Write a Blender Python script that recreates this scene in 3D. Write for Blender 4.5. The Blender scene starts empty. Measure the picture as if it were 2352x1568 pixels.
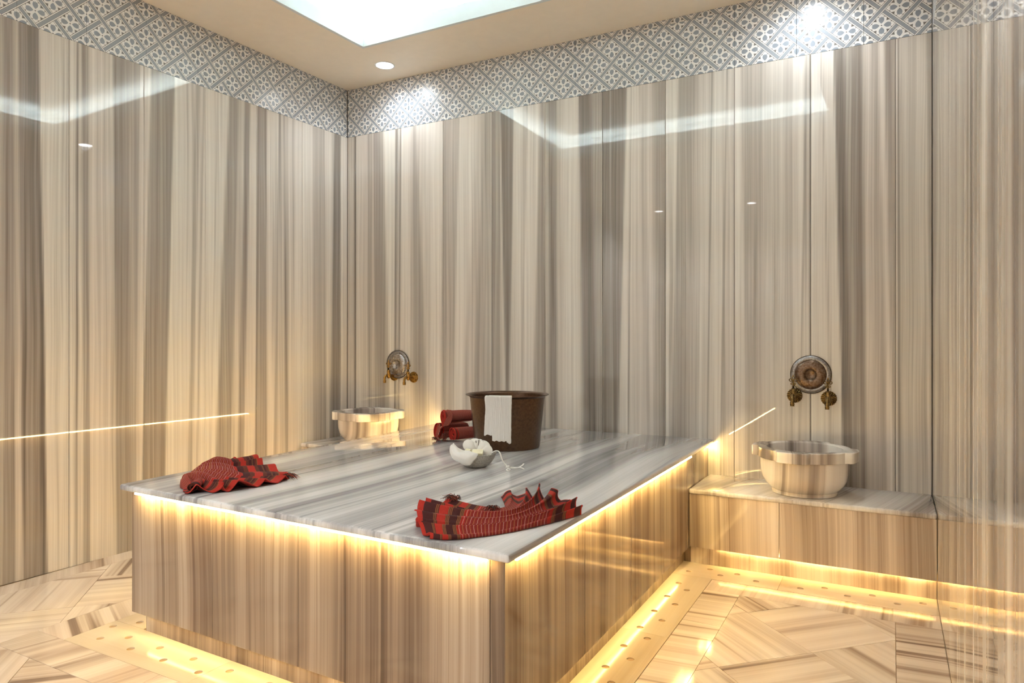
import bpy, bmesh, math, random
from mathutils import Vector, Matrix, noise
from mathutils.geometry import delaunay_2d_cdt

random.seed(7)
SC = bpy.context.scene
COL = SC.collection
PI = math.pi

# ---------------------------------------------------------------- camera
cam_d = bpy.data.cameras.new('camera')
cam = bpy.data.objects.new('camera', cam_d)
COL.objects.link(cam)
cam_d.sensor_width = 36.0
cam_d.lens = 1600.0 * 36.0 / 2352.0
cam_d.shift_y = -(784.0 - 778.0) / 2352.0
cam_d.clip_start = 0.02
cam.location = (0, 0, 1.0)
cam.rotation_euler = (PI / 2, 0, math.radians(118.5886 - 90))
SC.camera = cam

# ---------------------------------------------------------------- world / view
w = bpy.data.worlds.new('world')
SC.world = w
w.use_nodes = True
w.node_tree.nodes['Background'].inputs[0].default_value = (0.5, 0.48, 0.45, 1)
w.node_tree.nodes['Background'].inputs[1].default_value = 0.05
SC.view_settings.view_transform = 'Standard'
SC.view_settings.look = 'None'
SC.view_settings.exposure = 1.78
SC.view_settings.gamma = 1.0
SC.view_settings.use_curve_mapping = False
SC.cycles.use_denoising = True
SC.cycles.max_bounces = 10
SC.cycles.diffuse_bounces = 7
SC.cycles.glossy_bounces = 5
SC.cycles.sample_clamp_indirect = 8.0

WARM = (1.0, 0.69, 0.245)
COOL = (0.90, 0.97, 1.0)
L_SLAB, L_TOE, L_COVE, L_SPOT, L_BENCH = 37.0, 13.0, 17.0, 4.8, 36.0


# ---------------------------------------------------------------- node helper
class G:
    def __init__(self, name):
        self.m = bpy.data.materials.new(name)
        self.m.use_nodes = True
        self.t = self.m.node_tree
        self.b = self.t.nodes['Principled BSDF']

    def n(self, typ, **kw):
        x = self.t.nodes.new(typ)
        for k, v in kw.items():
            setattr(x, k, v)
        return x

    def put(self, sock, v):
        if isinstance(v, (int, float)):
            sock.default_value = v
        elif isinstance(v, (tuple, list)):
            sock.default_value = tuple(v) + ((1,) if len(v) == 3 and sock.type == 'RGBA' else ())
        else:
            self.t.links.new(v, sock)

    def M(self, op, a, b=None, c=None, clamp=False):
        x = self.n('ShaderNodeMath', operation=op)
        x.use_clamp = clamp
        self.put(x.inputs[0], a)
        if b is not None: self.put(x.inputs[1], b)
        if c is not None: self.put(x.inputs[2], c)
        return x.outputs[0]

    def add(self, a, b): return self.M('ADD', a, b)
    def sub(self, a, b): return self.M('SUBTRACT', a, b)
    def mul(self, a, b): return self.M('MULTIPLY', a, b)

    def step(self, v, lo, hi, a=0.0, b=1.0):
        x = self.n('ShaderNodeMapRange')
        x.clamp = True
        self.put(x.inputs[0], v)
        for i, q in enumerate((lo, hi, a, b)):
            self.put(x.inputs[1 + i], q)
        return x.outputs[0]

    def xyz(self, a, b, c=0.0):
        x = self.n('ShaderNodeCombineXYZ')
        self.put(x.inputs[0], a); self.put(x.inputs[1], b); self.put(x.inputs[2], c)
        return x.outputs[0]

    def uv(self):
        x = self.n('ShaderNodeUVMap'); x.uv_map = 'UVMap'
        s = self.n('ShaderNodeSeparateXYZ')
        self.t.links.new(x.outputs[0], s.inputs[0])
        return s.outputs[0], s.outputs[1]

    def obj(self):
        x = self.n('ShaderNodeTexCoord')
        return x.outputs['Object']

    def rnd(self):
        return self.n('ShaderNodeObjectInfo').outputs['Random']

    def noise(self, vec, scale=1.0, detail=2.0, rough=0.5):
        x = self.n('ShaderNodeTexNoise')
        self.put(x.inputs['Vector'], vec)
        x.inputs['Scale'].default_value = scale
        x.inputs['Detail'].default_value = detail
        x.inputs['Roughness'].default_value = rough
        return x.outputs['Fac']

    def ramp(self, fac, stops, mode='LINEAR'):
        x = self.n('ShaderNodeValToRGB')
        cr = x.color_ramp
        cr.interpolation = mode
        while len(cr.elements) < len(stops):
            cr.elements.new(0.5)
        for e, (p, c) in zip(cr.elements, stops):
            e.position = p
            e.color = (c[0], c[1], c[2], 1)
        self.put(x.inputs[0], fac)
        return x.outputs[0]

    def mix(self, f, a, b, mode='MIX'):
        x = self.n('ShaderNodeMix', data_type='RGBA', blend_type=mode)
        self.put(x.inputs[0], f); self.put(x.inputs[6], a); self.put(x.inputs[7], b)
        return x.outputs[2]

    def bump(self, h, strength=0.3, dist=0.002):
        x = self.n('ShaderNodeBump')
        x.inputs['Strength'].default_value = strength
        x.inputs['Distance'].default_value = dist
        self.put(x.inputs['Height'], h)
        self.t.links.new(x.outputs[0], self.b.inputs['Normal'])

    def out(self, color, rough=0.5, metal=0.0, spec=None, ior=None, sss=None):
        self.put(self.b.inputs['Base Color'], color)
        self.put(self.b.inputs['Roughness'], rough)
        self.put(self.b.inputs['Metallic'], metal)
        if ior: self.b.inputs['IOR'].default_value = ior
        return self.m


def srgb(r, g, b):
    f = lambda c: (c / 255 / 12.92) if c / 255 <= 0.04045 else ((c / 255 + 0.055) / 1.055) ** 2.4
    return (f(r), f(g), f(b))


def marble(name, cols, attr=False, macro=(9.0, 0.22), contrast=1.0, bias=0.0, fine=1.0, vein=0.5, rough=0.02, wob=0.05, scale=1.0):
    g = G(name)
    u, v = g.uv()
    r = g.mul(g.rnd(), 37.0) if not attr else 0.0
    wb = g.mul(g.sub(g.noise(g.xyz(g.mul(u, 1.3 * scale), g.mul(v, 1.1 * scale), r), 1.0, 1.0), 0.5), wob)
    uu = g.add(u, wb)
    f1 = g.noise(g.xyz(g.mul(uu, 62 * scale), g.mul(v, 0.45 * scale), r), 1.0, 3.0, 0.6)
    f2 = g.noise(g.xyz(g.mul(uu, 260 * scale), g.mul(v, 1.3 * scale), r), 1.0, 2.0)
    vn = g.noise(g.xyz(g.mul(uu, 27 * scale), g.mul(v, 0.30 * scale), g.add(r, 5.0)), 1.0, 2.0, 0.55)
    vv = g.mul(g.step(vn, 0.60, 0.70), vein)
    if attr:
        a = g.n('ShaderNodeAttribute'); a.attribute_name = 'tone'
        mac = a.outputs['Fac']
    else:
        mn = g.noise(g.xyz(g.mul(uu, macro[0]), g.mul(v, macro[1]), g.add(r, 11.0)), 1.0, 2.0, 0.5)
        mac = g.step(mn, 0.5 - 0.17 / contrast, 0.5 + 0.2 / contrast)
    tone = g.add(g.mul(mac, 1.0), g.mul(g.sub(f1, 0.5), 0.62 * fine))
    tone = g.add(tone, g.mul(g.sub(f2, 0.5), 0.36 * fine))
    tone = g.add(tone, g.mul(vv, 0.55))
    tone = g.add(tone, bias)
    n = len(cols)
    c = g.ramp(tone, [(i / (n - 1), q) for i, q in enumerate(cols)])
    hue = g.noise(g.xyz(g.mul(uu, 5.0), g.mul(v, 0.3), g.add(r, 3.0)), 1.0, 1.0)
    c2 = g.mix(g.step(hue, 0.35, 0.65), g.mix(1.0, c, (1.0, 0.995, 0.975), 'MULTIPLY'), g.mix(1.0, c, (1.0, 0.965, 0.95), 'MULTIPLY'))
    return g.out(c2, rough, 0.0, ior=1.52)


WALL_COLS = [srgb(235, 231, 223), srgb(213, 207, 199), srgb(182, 175, 167), srgb(150, 143, 136), srgb(112, 105, 100)]
M_WALL = marble('striped_marble_wall', WALL_COLS, attr=True, vein=0.35, wob=0.018)
M_WALLP = marble('striped_marble_plain', WALL_COLS, macro=(11.0, 0.12), vein=0.4)
M_PANEL = marble('striped_marble_panel', [srgb(204, 192, 176), srgb(178, 162, 144), srgb(148, 130, 112), srgb(116, 98, 83), srgb(84, 69, 56)], macro=(9.0, 0.2), vein=0.5, contrast=0.6, bias=0.08, rough=0.03)
M_FACE = marble('bench_face_marble', [srgb(232, 222, 206), srgb(214, 200, 182), srgb(184, 167, 149), srgb(148, 130, 114), srgb(112, 96, 82)], macro=(8.0, 0.2), vein=0.6, contrast=0.7, bias=-0.04, rough=0.04)
M_SLAB = marble('striped_marble_slab', [srgb(236, 237, 238), srgb(216, 217, 218), srgb(188, 189, 191), srgb(156, 156, 159), srgb(120, 120, 123)], macro=(7.0, 0.30), vein=0.6, bias=-0.10, fine=0.9, rough=0.02, wob=0.09)
M_BENCH = marble('bench_marble', [srgb(238, 238, 236), srgb(224, 222, 220), srgb(202, 199, 196), srgb(166, 160, 156), srgb(130, 123, 119)], macro=(6.0, 0.2), vein=0.6, contrast=0.7, bias=-0.08, rough=0.06)
M_TILE = marble('floor_marble', [srgb(232, 221, 205), srgb(220, 206, 189), srgb(198, 181, 163), srgb(150, 130, 114), srgb(112, 94, 82)], macro=(14.0, 0.7), contrast=0.55, vein=0.9, fine=0.7, bias=-0.12, rough=0.10, wob=0.05, scale=0.7)
M_DRAIN = marble('drain_marble', [srgb(222, 211, 190), srgb(214, 200, 176), srgb(202, 186, 160), srgb(182, 164, 138)], macro=(7.0, 1.0), contrast=0.6, vein=0.15, fine=0.4, rough=0.12)
M_BASIN = marble('basin_marble', [srgb(240, 237, 231), srgb(226, 220, 213), srgb(196, 187, 179), srgb(152, 142, 135), srgb(112, 102, 96)], macro=(11.0, 0.4), vein=0.7, fine=0.6, bias=-0.12, rough=0.18, contrast=1.3)


def plain(name, col, rough=0.6, metal=0.0, bumpy=None):
    g = G(name)
    nz = g.noise(g.obj(), bumpy[0] if bumpy else 20.0, 3.0)
    c = g.mix(g.step(nz, 0.3, 0.7), tuple(x * 0.97 for x in col), col)
    if bumpy: g.bump(nz, bumpy[1], bumpy[2])
    return g.out(c, rough, metal)


M_SOFFIT = plain('beige_plaster', srgb(250, 240, 224), 0.5)
M_WHITE = plain('white_plaster', srgb(226, 234, 236), 0.6)
M_GROUT = plain('grout', srgb(176, 146, 110), 0.8)
M_DARKGAP = plain('dark_gap', srgb(140, 126, 112), 0.8)
M_TRIM = plain('lamp_trim', srgb(240, 240, 238), 0.35)


def emit(name, col, s):
    m = bpy.data.materials.new(name)
    m.use_nodes = True
    t = m.node_tree
    t.nodes.remove(t.nodes['Principled BSDF'])
    e = t.nodes.new('ShaderNodeEmission')
    e.inputs[0].default_value = col + (1,)
    e.inputs[1].default_value = s
    t.links.new(e.outputs[0], t.nodes['Material Output'].inputs[0])
    return m


M_LED = emit('warm_led', WARM, L_SLAB)
M_LEDT = emit('warm_led_low', WARM, L_TOE)
M_LEDB = emit('warm_led_bench', WARM, L_BENCH)
M_COVE = emit('cool_led', COOL, L_COVE)
M_LAMP = emit('downlight_glow', (1, 1, 1), 6.0)


# ---------------------------------------------------------------- patterned tile
def tile_mat():
    g = G('patterned_cement_tile')
    u, v = g.uv()                       # in units of quarter tiles
    s = g.mul(g.add(u, v), 0.5)
    t = g.mul(g.sub(u, v), 0.5)
    fs = g.M('FRACT', s); ft = g.M('FRACT', t)
    ds = g.M('ABSOLUTE', g.sub(fs, 0.5)); dt = g.M('ABSOLUTE', g.sub(ft, 0.5))
    x = g.sub(g.M('FRACT', g.add(s, 0.5)), 0.5)
    y = g.sub(g.M('FRACT', g.add(t, 0.5)), 0.5)
    ax = g.M('ABSOLUTE', x); ay = g.M('ABSOLUTE', y)
    X = g.M('ABSOLUTE', g.add(x, y)); Y = g.M('ABSOLUTE', g.sub(x, y))
    A = g.M('MAXIMUM', X, Y); B = g.M('MINIMUM', X, Y)
    lt = lambda a, b: g.M('LESS_THAN', a, b)
    gt = lambda a, b: g.M('GREATER_THAN', a, b)
    AND = lambda *q: q[0] if len(q) == 1 else g.mul(q[0], AND(*q[1:]))
    # petals
    k = g.M('DIVIDE', g.sub(A, 0.36), 0.25)
    wdt = g.mul(g.sub(1.0, g.mul(k, k)), 0.155)
    tip = g.add(0.50, g.M('ABSOLUTE', g.mul(g.sub(B, 0.06), 0.9)))
    petal = AND(lt(B, g.M('MAXIMUM', wdt, 0.0)), lt(A, tip), gt(A, 0.11))
    petal = g.M('MAXIMUM', petal, AND(gt(A, 0.36), lt(A, tip), lt(B, 0.12)))
    mx = g.M('MAXIMUM', ax, ay); mn = g.M('MINIMUM', ax, ay)
    tri = AND(gt(mx, 0.27), lt(mn, g.mul(g.sub(mx, 0.27), 0.75)))
    notch = AND(gt(mx, 0.345), gt(mn, 0.16), lt(mn, 0.205))
    tri = g.M('MAXIMUM', tri, notch)
    dot = lt(g.add(g.mul(x, x), g.mul(y, y)), 0.0008)
    cream = srgb(236, 234, 230); blue = srgb(146, 153, 161); dark = srgb(118, 114, 108)
    c = g.mix(petal, cream, blue)
    c = g.mix(tri, c, dark)
    c = g.mix(dot, c, dark)
    def strap(d, c):
        c = g.mix(lt(d, 0.128), c, srgb(104, 98, 94))
        c = g.mix(lt(d, 0.112), c, srgb(238, 236, 231))
        c = g.mix(AND(lt(d, 0.074)), c, srgb(112, 108, 106))
        return g.mix(lt(d, 0.064), c, srgb(152, 157, 163))
    ks = g.M('FLOOR', s); kt = g.M('FLOOR', t)
    over = g.M('ABSOLUTE', g.M('MODULO', g.add(ks, kt), 2.0))
    ca = strap(dt, strap(ds, c))
    cb = strap(ds, strap(dt, c))
    c = g.mix(gt(over, 0.5), ca, cb)
    nz = g.noise(g.xyz(u, v, 0), 9.0, 3.0)
    c = g.mix(g.step(nz, 0.35, 0.65), c, g.mix(1.0, c, (0.95, 0.95, 0.955), 'MULTIPLY'))
    return g.out(c, 0.28, 0.0, ior=1.45)


M_PAT = tile_mat()


# ---------------------------------------------------------------- mesh helpers
def link(name, me, mat=None, parent=None, loc=None):
    o = bpy.data.objects.new(name, me)
    COL.objects.link(o)
    if mat is not None and me is not None and not me.materials:
        me.materials.append(mat)
    if parent is not None: o.parent = parent
    if loc is not None: o.location = loc
    return o


def from_bm(name, bm, mat=None, parent=None, smooth=False, loc=None):
    me = bpy.data.meshes.new(name)
    bm.normal_update()
    bm.to_mesh(me); bm.free()
    if smooth:
        for p in me.polygons: p.use_smooth = True
        try: me.set_sharp_from_angle(angle=math.radians(40))
        except Exception: pass
    return link(name, me, mat, parent, loc)


def empty(name, loc=(0, 0, 0), rz=0.0):
    o = bpy.data.objects.new(name, None)
    COL.objects.link(o)
    o.location = loc; o.rotation_euler = (0, 0, rz)
    o.empty_display_size = 0.05
    return o


def tag(o, label, cat, group=None):
    o['label'] = label; o['category'] = cat
    if group: o['group'] = group
    return o


def loft_faces(bm, rings, close=True, cap0=False, cap1=False):
    n = len(rings[0])
    for a, b in zip(rings[:-1], rings[1:]):
        m = n if close else n - 1
        for i in range(m):
            j = (i + 1) % n
            bm.faces.new((a[i], a[j], b[j], b[i]))
    if cap0: bm.faces.new(list(reversed(rings[0])))
    if cap1: bm.faces.new(rings[-1])


def lathe(bm, prof, n=40, mat=Matrix.Identity(4), cap0=True, cap1=True):
    rings = []
    for r, z in prof:
        rings.append([bm.verts.new(mat @ Vector((r * math.cos(2 * PI * i / n), r * math.sin(2 * PI * i / n), z))) for i in range(n)])
    loft_faces(bm, rings, True, cap0, cap1)
    return rings


def tube(bm, pts, r, n=8, cap=True):
    pts = [Vector(p) for p in pts]
    rr = r if isinstance(r, (list, tuple)) else [r] * len(pts)
    up = Vector((0, 0, 1)); rings = []
    prev = None
    for i, p in enumerate(pts):
        d = (pts[min(i + 1, len(pts) - 1)] - pts[max(i - 1, 0)]).normalized()
        if prev is None:
            a = d.cross(up)
            if a.length < 0.1: a = d.cross(Vector((1, 0, 0)))
        else:
            a = prev - d * prev.dot(d)
        a.normalize(); prev = a
        b = d.cross(a)
        rings.append([bm.verts.new(p + a * rr[i] * math.cos(2 * PI * k / n) + b * rr[i] * math.sin(2 * PI * k / n)) for k in range(n)])
    loft_faces(bm, rings, True, cap, cap)


def set_uv(me, fn):
    """fn(co, normal) -> (u, v)"""
    uvl = me.uv_layers.new(name='UVMap') if 'UVMap' not in me.uv_layers else me.uv_layers['UVMap']
    for p in me.polygons:
        for li in p.loop_indices:
            uvl.data[li].uv = fn(me.vertices[me.loops[li].vertex_index].co, p.normal)


def prism(name, poly, z0, z1, mat, parent=None, uvdir=None, bev=0.0, uvo=None, segs=1, side_v=False):
    """vertical prism; uvdir = direction along which the veins run in plan"""
    bm = bmesh.new()
    bot = [bm.verts.new((x, y, z0)) for x, y in poly]
    top = [bm.verts.new((x, y, z1)) for x, y in poly]
    bm.faces.new(top); bm.faces.new(list(reversed(bot)))
    n = len(poly)
    for i in range(n):
        bm.faces.new((bot[i], bot[(i + 1) % n], top[(i + 1) % n], top[i]))
    bmesh.ops.recalc_face_normals(bm, faces=bm.faces)
    if bev > 0:
        ed = [e for e in bm.edges if all(abs(v.co.z - z1) < 1e-6 for v in e.verts)]
        if segs > 1: ed = [e for e in bm.edges if not (abs(e.verts[0].co.z - z0) < 1e-6 and abs(e.verts[1].co.z - z0) < 1e-6)] + ([] if segs < 4 else [e for e in bm.edges if (abs(e.verts[0].co.z - z0) < 1e-6 and abs(e.verts[1].co.z - z0) < 1e-6)])
        bmesh.ops.bevel(bm, geom=ed, offset=bev, segments=segs, profile=0.5, affect='EDGES')
    me = bpy.data.meshes.new(name)
    bm.normal_update(); bm.to_mesh(me); bm.free()
    d = Vector(uvdir if uvdir else (0, 1)).normalized()
    p = Vector((d.y, -d.x))
    off = uvo if uvo is not None else (random.uniform(0, 50), random.uniform(0, 50))
    def f(co, nn):
        v = co.x * d.x + co.y * d.y
        u = co.x * p.x + co.y * p.y
        if abs(nn.z) > 0.6: return (u + off[0], v + off[1])
        if abs(nn.x * d.x + nn.y * d.y) > 0.7: return (u + off[0], v + co.z * d.y + off[1])
        return (u + co.z + off[0], v + off[1])
    set_uv(me, f)
    if segs > 1:
        for q in me.polygons: q.use_smooth = True
        me.set_sharp_from_angle(angle=math.radians(50))
    return link(name, me, mat, parent)


def rect(x0, x1, y0, y1): return [(x0, y0), (x1, y0), (x1, y1), (x0, y1)]


def box(bm, x0, x1, y0, y1, z0, z1):
    v = [bm.verts.new(p) for p in ((x0, y0, z0), (x1, y0, z0), (x1, y1, z0), (x0, y1, z0), (x0, y0, z1), (x1, y0, z1), (x1, y1, z1), (x0, y1, z1))]
    for f in ((3, 2, 1, 0), (4, 5, 6, 7), (0, 1, 5, 4), (1, 2, 6, 5), (2, 3, 7, 6), (3, 0, 4, 7)):
        bm.faces.new([v[i] for i in f])


def bar(name, a, b, h0, h1, thick, mat, parent):
    """upright board from plan point a to b; thickness to the left of a->b"""
    a = Vector(a); b = Vector(b); d = (b - a).normalized(); nrm = Vector((-d.y, d.x)) * thick
    return prism(name, [tuple(a), tuple(b), tuple(b + nrm), tuple(a + nrm)], h0, h1, mat, parent)


def panel(name, a, b, z0, z1, thick, mat, parent, u0=0.0, tones=None, cols=96, rows=6, tilt=0.0, voff=0.0, bev=0.0012):
    """marble panel standing between plan points a and b, front face on a-b, front normal to the right of a->b.
    u is measured along a->b from u0; tone data is a function (u, z) -> tone"""
    a = Vector(a); b = Vector(b); L = (b - a).length; d = (b - a) / L; nb = Vector((-d.y, d.x))
    if tones is None: cols, rows = 1, 1
    bm = bmesh.new()
    tl = bm.verts.layers.float.new('tone')
    P = lambda u, z, dep: Vector((a.x + d.x * u + nb.x * dep, a.y + d.y * u + nb.y * dep, z))
    def V(u, z, dep):
        vtx = bm.verts.new(P(u, z, dep + tilt * (u / L - 0.5)))
        vtx[tl] = tones(u0 + u, z) if tones else 0.3
        return vtx
    us = [bev + (L - 2 * bev) * i / cols for i in range(cols + 1)]
    zs = [z0 + (z1 - z0) * i / rows for i in range(rows + 1)]
    grid = [[V(u, z, 0) for u in us] for z in zs]
    for r in range(rows):
        for c in range(cols):
            bm.faces.new((grid[r][c], grid[r][c + 1], grid[r + 1][c + 1], grid[r + 1][c]))
    loop = [grid[0][c] for c in range(cols + 1)] + [grid[r][cols] for r in range(1, rows + 1)] + [grid[rows][c] for c in range(cols - 1, -1, -1)] + [grid[r][0] for r in range(rows - 1, 0, -1)]
    def back(vv, dep, grow):
        uu = (Vector((vv.co.x, vv.co.y)) - a).dot(d)
        if grow: uu = 0.0 if uu < L / 2 and uu <= us[0] + 1e-6 else (L if uu >= us[-1] - 1e-6 else uu)
        q = bm.verts.new(P(uu, vv.co.z, dep)); q[tl] = vv[tl]; return q
    l1 = [back(v, bev + abs(tilt), True) for v in loop]
    l2 = [back(v, thick, True) for v in loop]
    n = len(loop)
    for A_, B_ in ((loop, l1), (l1, l2)):
        for i in range(n):
            j = (i + 1) % n
            bm.faces.new((A_[j], A_[i], B_[i], B_[j]))
    bm.faces.new(l2)
    me = bpy.data.meshes.new(name)
    bmesh.ops.recalc_face_normals(bm, faces=bm.faces)
    bm.to_mesh(me); bm.free()
    set_uv(me, lambda co, nn: ((Vector((co.x, co.y)) - a).dot(d) + u0, co.z + voff))
    return link(name, me, mat, parent)


def tone_fn(data, ztop=1.95, zbot=0.80):
    """data rows (u_top, u_bottom, tone)"""
    def f(u, z):
        k = (z - ztop) / (zbot - ztop)
        k = max(-0.5, min(1.6, k))
        pu = None
        for ut, ub, tn in data:
            x = ut + (ub - ut) * k
            if u <= x:
                if pu is None: return tn
                x0, t0 = pu
                if x - x0 < 1e-5: return tn
                q = (u - x0) / (x - x0)
                return t0 + (tn - t0) * q
            pu = (x, tn)
        return pu[1]
    return f


# ---------------------------------------------------------------- plan
XL, YB, XR, YF = -3.118, 3.4774, 0.153, -2.6
ZC = 2.62
LW_D = Vector((-0.0264, -0.99965))       # left wall runs this way from the corner
Cn = Vector((XL, YB))
def lw(s): return tuple(Cn + LW_D * s)   # s = distance from the corner
ZB0 = 2.312                              # bottom of the patterned band


def struct(name):
    o = empty(name); o['kind'] = 'structure'; return o


# back-wall pixel column -> distance along wall (used only to place the photographed marble stripes)
_t = math.radians(118.5886)
def ub(px):
    k = (px - 1176) / 1600.0
    dx = math.cos(_t) + math.sin(_t) * k; dy = math.sin(_t) - math.cos(_t) * k
    return YB * dx / dy - XL
def ul(px):
    k = (px - 1176) / 1600.0
    dx = math.cos(_t) + math.sin(_t) * k; dy = math.sin(_t) - math.cos(_t) * k
    # corner + s*LW_D = t*(dx,dy)
    det = -dx * LW_D.y + dy * LW_D.x
    s = (dx * Cn.y - dy * Cn.x) / (dx * -LW_D.y + dy * LW_D.x) if abs(det) > 1e-9 else 0
    return s

BACK = [(798,798,.35),(812,812,.35),(816,816,.9),(819,819,.15),(830,828,.2),(844,842,.3),(846,848,.6),(852,851,.45),(857,858,.35),(859,862,.6),(872,884,.62),(883,893,.45),(885,896,.12),(906,904,.15),(909,907,.85),(913,911,.35),(916,914,.2),(919,916,.8),(922,919,.2),(938,940,.2),(946,948,.35),(950,952,.55),(955,968,.55),(959,977,.5),(964,981,.25),(975,990,.3),(986,1000,.15),(1014,1012,.15),(1018,1017,.55),
        (1021,1021,.5),(1034,1028,.4),(1050,1041,.4),(1054,1045,.15),(1085,1066,.13),(1093,1070,.3),(1102,1086,.3),(1110,1092,.5),(1120,1108,.5),(1128,1126,.4),(1130,1129.5,.6),(1133,1132,.65),(1143,1136,.5),(1148,1146,.6),(1149,1156,.15),(1151,1159,.3),(1153,1162,.8),(1175,1168,.75),(1180,1173,.2),(1204,1196,.15),(1207,1199,.35),(1210,1202,.15),(1234,1224,.15),(1240,1229,.55),(1249,1249,.6),
        (1252,1253,.4),(1258,1262,.5),(1262,1264,.68),(1276,1277,.6),(1281,1283,.4),(1298,1297,.2),(1324,1326,.15),(1330,1333,.3),(1333,1345,.8),(1352,1362,.85),(1362,1370,.65),(1365,1380,.6),(1383,1384,.55),
        (1386,1386,.8),(1399,1400,.75),(1403,1408,.6),(1405,1410,.8),(1434,1421,.75),(1437,1425,.2),(1446,1441,.15),(1448,1444,.5),(1451,1447,.2),(1468,1476,.2),(1472,1486,.35),(1494,1496,.25),(1500,1503,.45),(1516,1522,.6),(1526,1526,.65),
        (1530,1530,.18),(1553,1541,.18),(1557,1547,.55),(1590,1581,.55),(1600,1588,.45),(1606,1606,.3),(1630,1624,.3),(1633,1626,.7),(1637,1629,.25),(1663,1655,.22),(1667,1658,.6),(1671,1662,.25),(1684,1684,.3),(1686,1686,.5),
        (1689,1689,.12),(1702,1708,.18),(1706,1714,.45),(1745,1733,.45),(1755,1750,.4),(1762,1775,.35),(1798,1802,.3),(1804,1816,.38),(1818,1819,.45),(1823,1823,.2),(1845,1836,.2),(1850,1839,.55),(1854,1843,.25),(1857,1858,.3),(1860,1861,.8),
        (1864,1864,.12),(1888,1902,.18),(1891,1907,.5),(1894,1911,.2),(1917,1930,.15),(1920,1934,.8),(1938,1950,.85),(1944,1957,.6),(1952,1970,.55),(1976,1982,.78),(1982,1988,.5),(1988,1992,.3),(2000,2006,.35),(2008,2018,.5),(2018,2030,.45),(2026,2040,.12),(2031,2044,.15),(2040,2050,.55),(2055,2056,.5),
        (2060,2060,.2),(2063,2064,.75),(2066,2070,.35),(2080,2085,.3),(2100,2110,.4),(2112,2122,.3),(2125,2130,.3),(2132,2140,.6),(2150,2150,.6)]
LEFT = [(-400,-400,.3),(-320,-320,.65),(-240,-250,.2),(-160,-150,.25),(-80,-90,.6),(-30,-50,.3),(0,-5,.55),(14,8,.6),(20,11,.72),(27,30,.7),(31,34,.45),(42,48,.4),(45,52,.72),(64,80,.75),(86,98,.85),(91,102,.75),(94,105,.2),(114,125,.22),(116,128,.32),(119,131,.22),(157,156,.25),(159,159,.4),(162,162,.22),(174,172,.25),(177,176,.6),(182,180,.3),(188,190,.3),(191,192,.62),(202,204,.58),(206,207,.22),(240,245,.3),(258,262,.3),(263,268,.68),(290,300,.65),(305,308,.5),(318,312,.55),(322,318,.25),(336,326,.3),(340,328,.12),(345,332,.6),(370,360,.65),(395,382,.68),(399,386,.18),(420,410,.22),(444,434,.2),(447,437,.5),(455,444,.48),(458,448,.2),(462,452,.2),(465,456,.5),(469,459,.15),(495,484,.15),(498,487,.3),(501,490,.13),(518,500,.13),(522,503,.6),(543,532,.62),(547,537,.35),(558,548,.35),(562,552,.68),(570,560,.65),(574,566,.22),(589,586,.2),(592,588,.75),(596,592,.6),(609,610,.6),(613,614,.2),(636,630,.2),(640,634,.5),(645,640,.3),(650,652,.3),(653,656,.55),(658,662,.2),(700,690,.15),(718,718,.2),(722,724,.5),(728,730,.4),(744,746,.5),(748,750,.2),(765,758,.25),(768,762,.72),(780,780,.75),(784,783,.15),(797,796,.2),(798,798,.6)]
fb = tone_fn([(ub(a), ub(b), t) for a, b, t in BACK])
fl = tone_fn(sorted([(ul(a), ul(b), t) for a, b, t in LEFT]))

# ---------------------------------------------------------------- back wall
wb = struct('wall_back')
bm = bmesh.new(); box(bm, XL - 0.2, XR + 0.2, YB + 0.02, YB + 0.12, -0.02, 2.95)
from_bm('wall_core', bm, M_DARKGAP, wb)
jb = [0.0005] + [x - XL for x in (-3.048, -2.709, -2.366, -2.026, -1.687, -1.348, -1.009, -0.669, -0.328, 0.015, XR - 0.001)]
rt = random.Random(3)
for i, (a, b) in enumerate(zip(jb[:-1], jb[1:])):
    panel('marble_panel', (XL + a + 0.0006, YB), (XL + b - 0.0006, YB), 0.0, ZB0 - 0.001, 0.019, M_WALL, wb, a, fb, tilt=rt.uniform(-1, 1) * 0.0009)
TW = 0.2793
def band(wall, pt, joints, q0, right=True):
    for k, (a, b) in enumerate(zip(joints[:-1], joints[1:])):
        for z0, z1 in ((ZB0 + 0.0005, ZB0 + TW - 0.0006), (ZB0 + TW + 0.0004, ZC - 0.001)):
            A, B = pt(a + 0.0006), pt(b - 0.0006)
            if not right: A, B = B, A
            o = panel('patterned_tile', A, B, z0, z1, 0.019, M_PAT, wall, 0, None, bev=0.0006)
            h = TW / 4
            Av = Vector(pt(0))
            def f(co, nn, Av=Av, z0=z0):
                uu = (Vector((co.x, co.y)) - Av).length
                zz = co.z - ZB0
                if z0 > ZB0 + 0.1: zz += 0.012      # the cut strip does not line up
                return ((uu - q0) / h, zz / h)
            set_uv(o.data, f)
tj = [0.002] + [(-2.902 - XL) + TW * k for k in range(0, 11)] + [XR - XL - 0.001]
band(wb, lambda s: (XL + s, YB), tj, -2.902 - XL)

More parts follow.
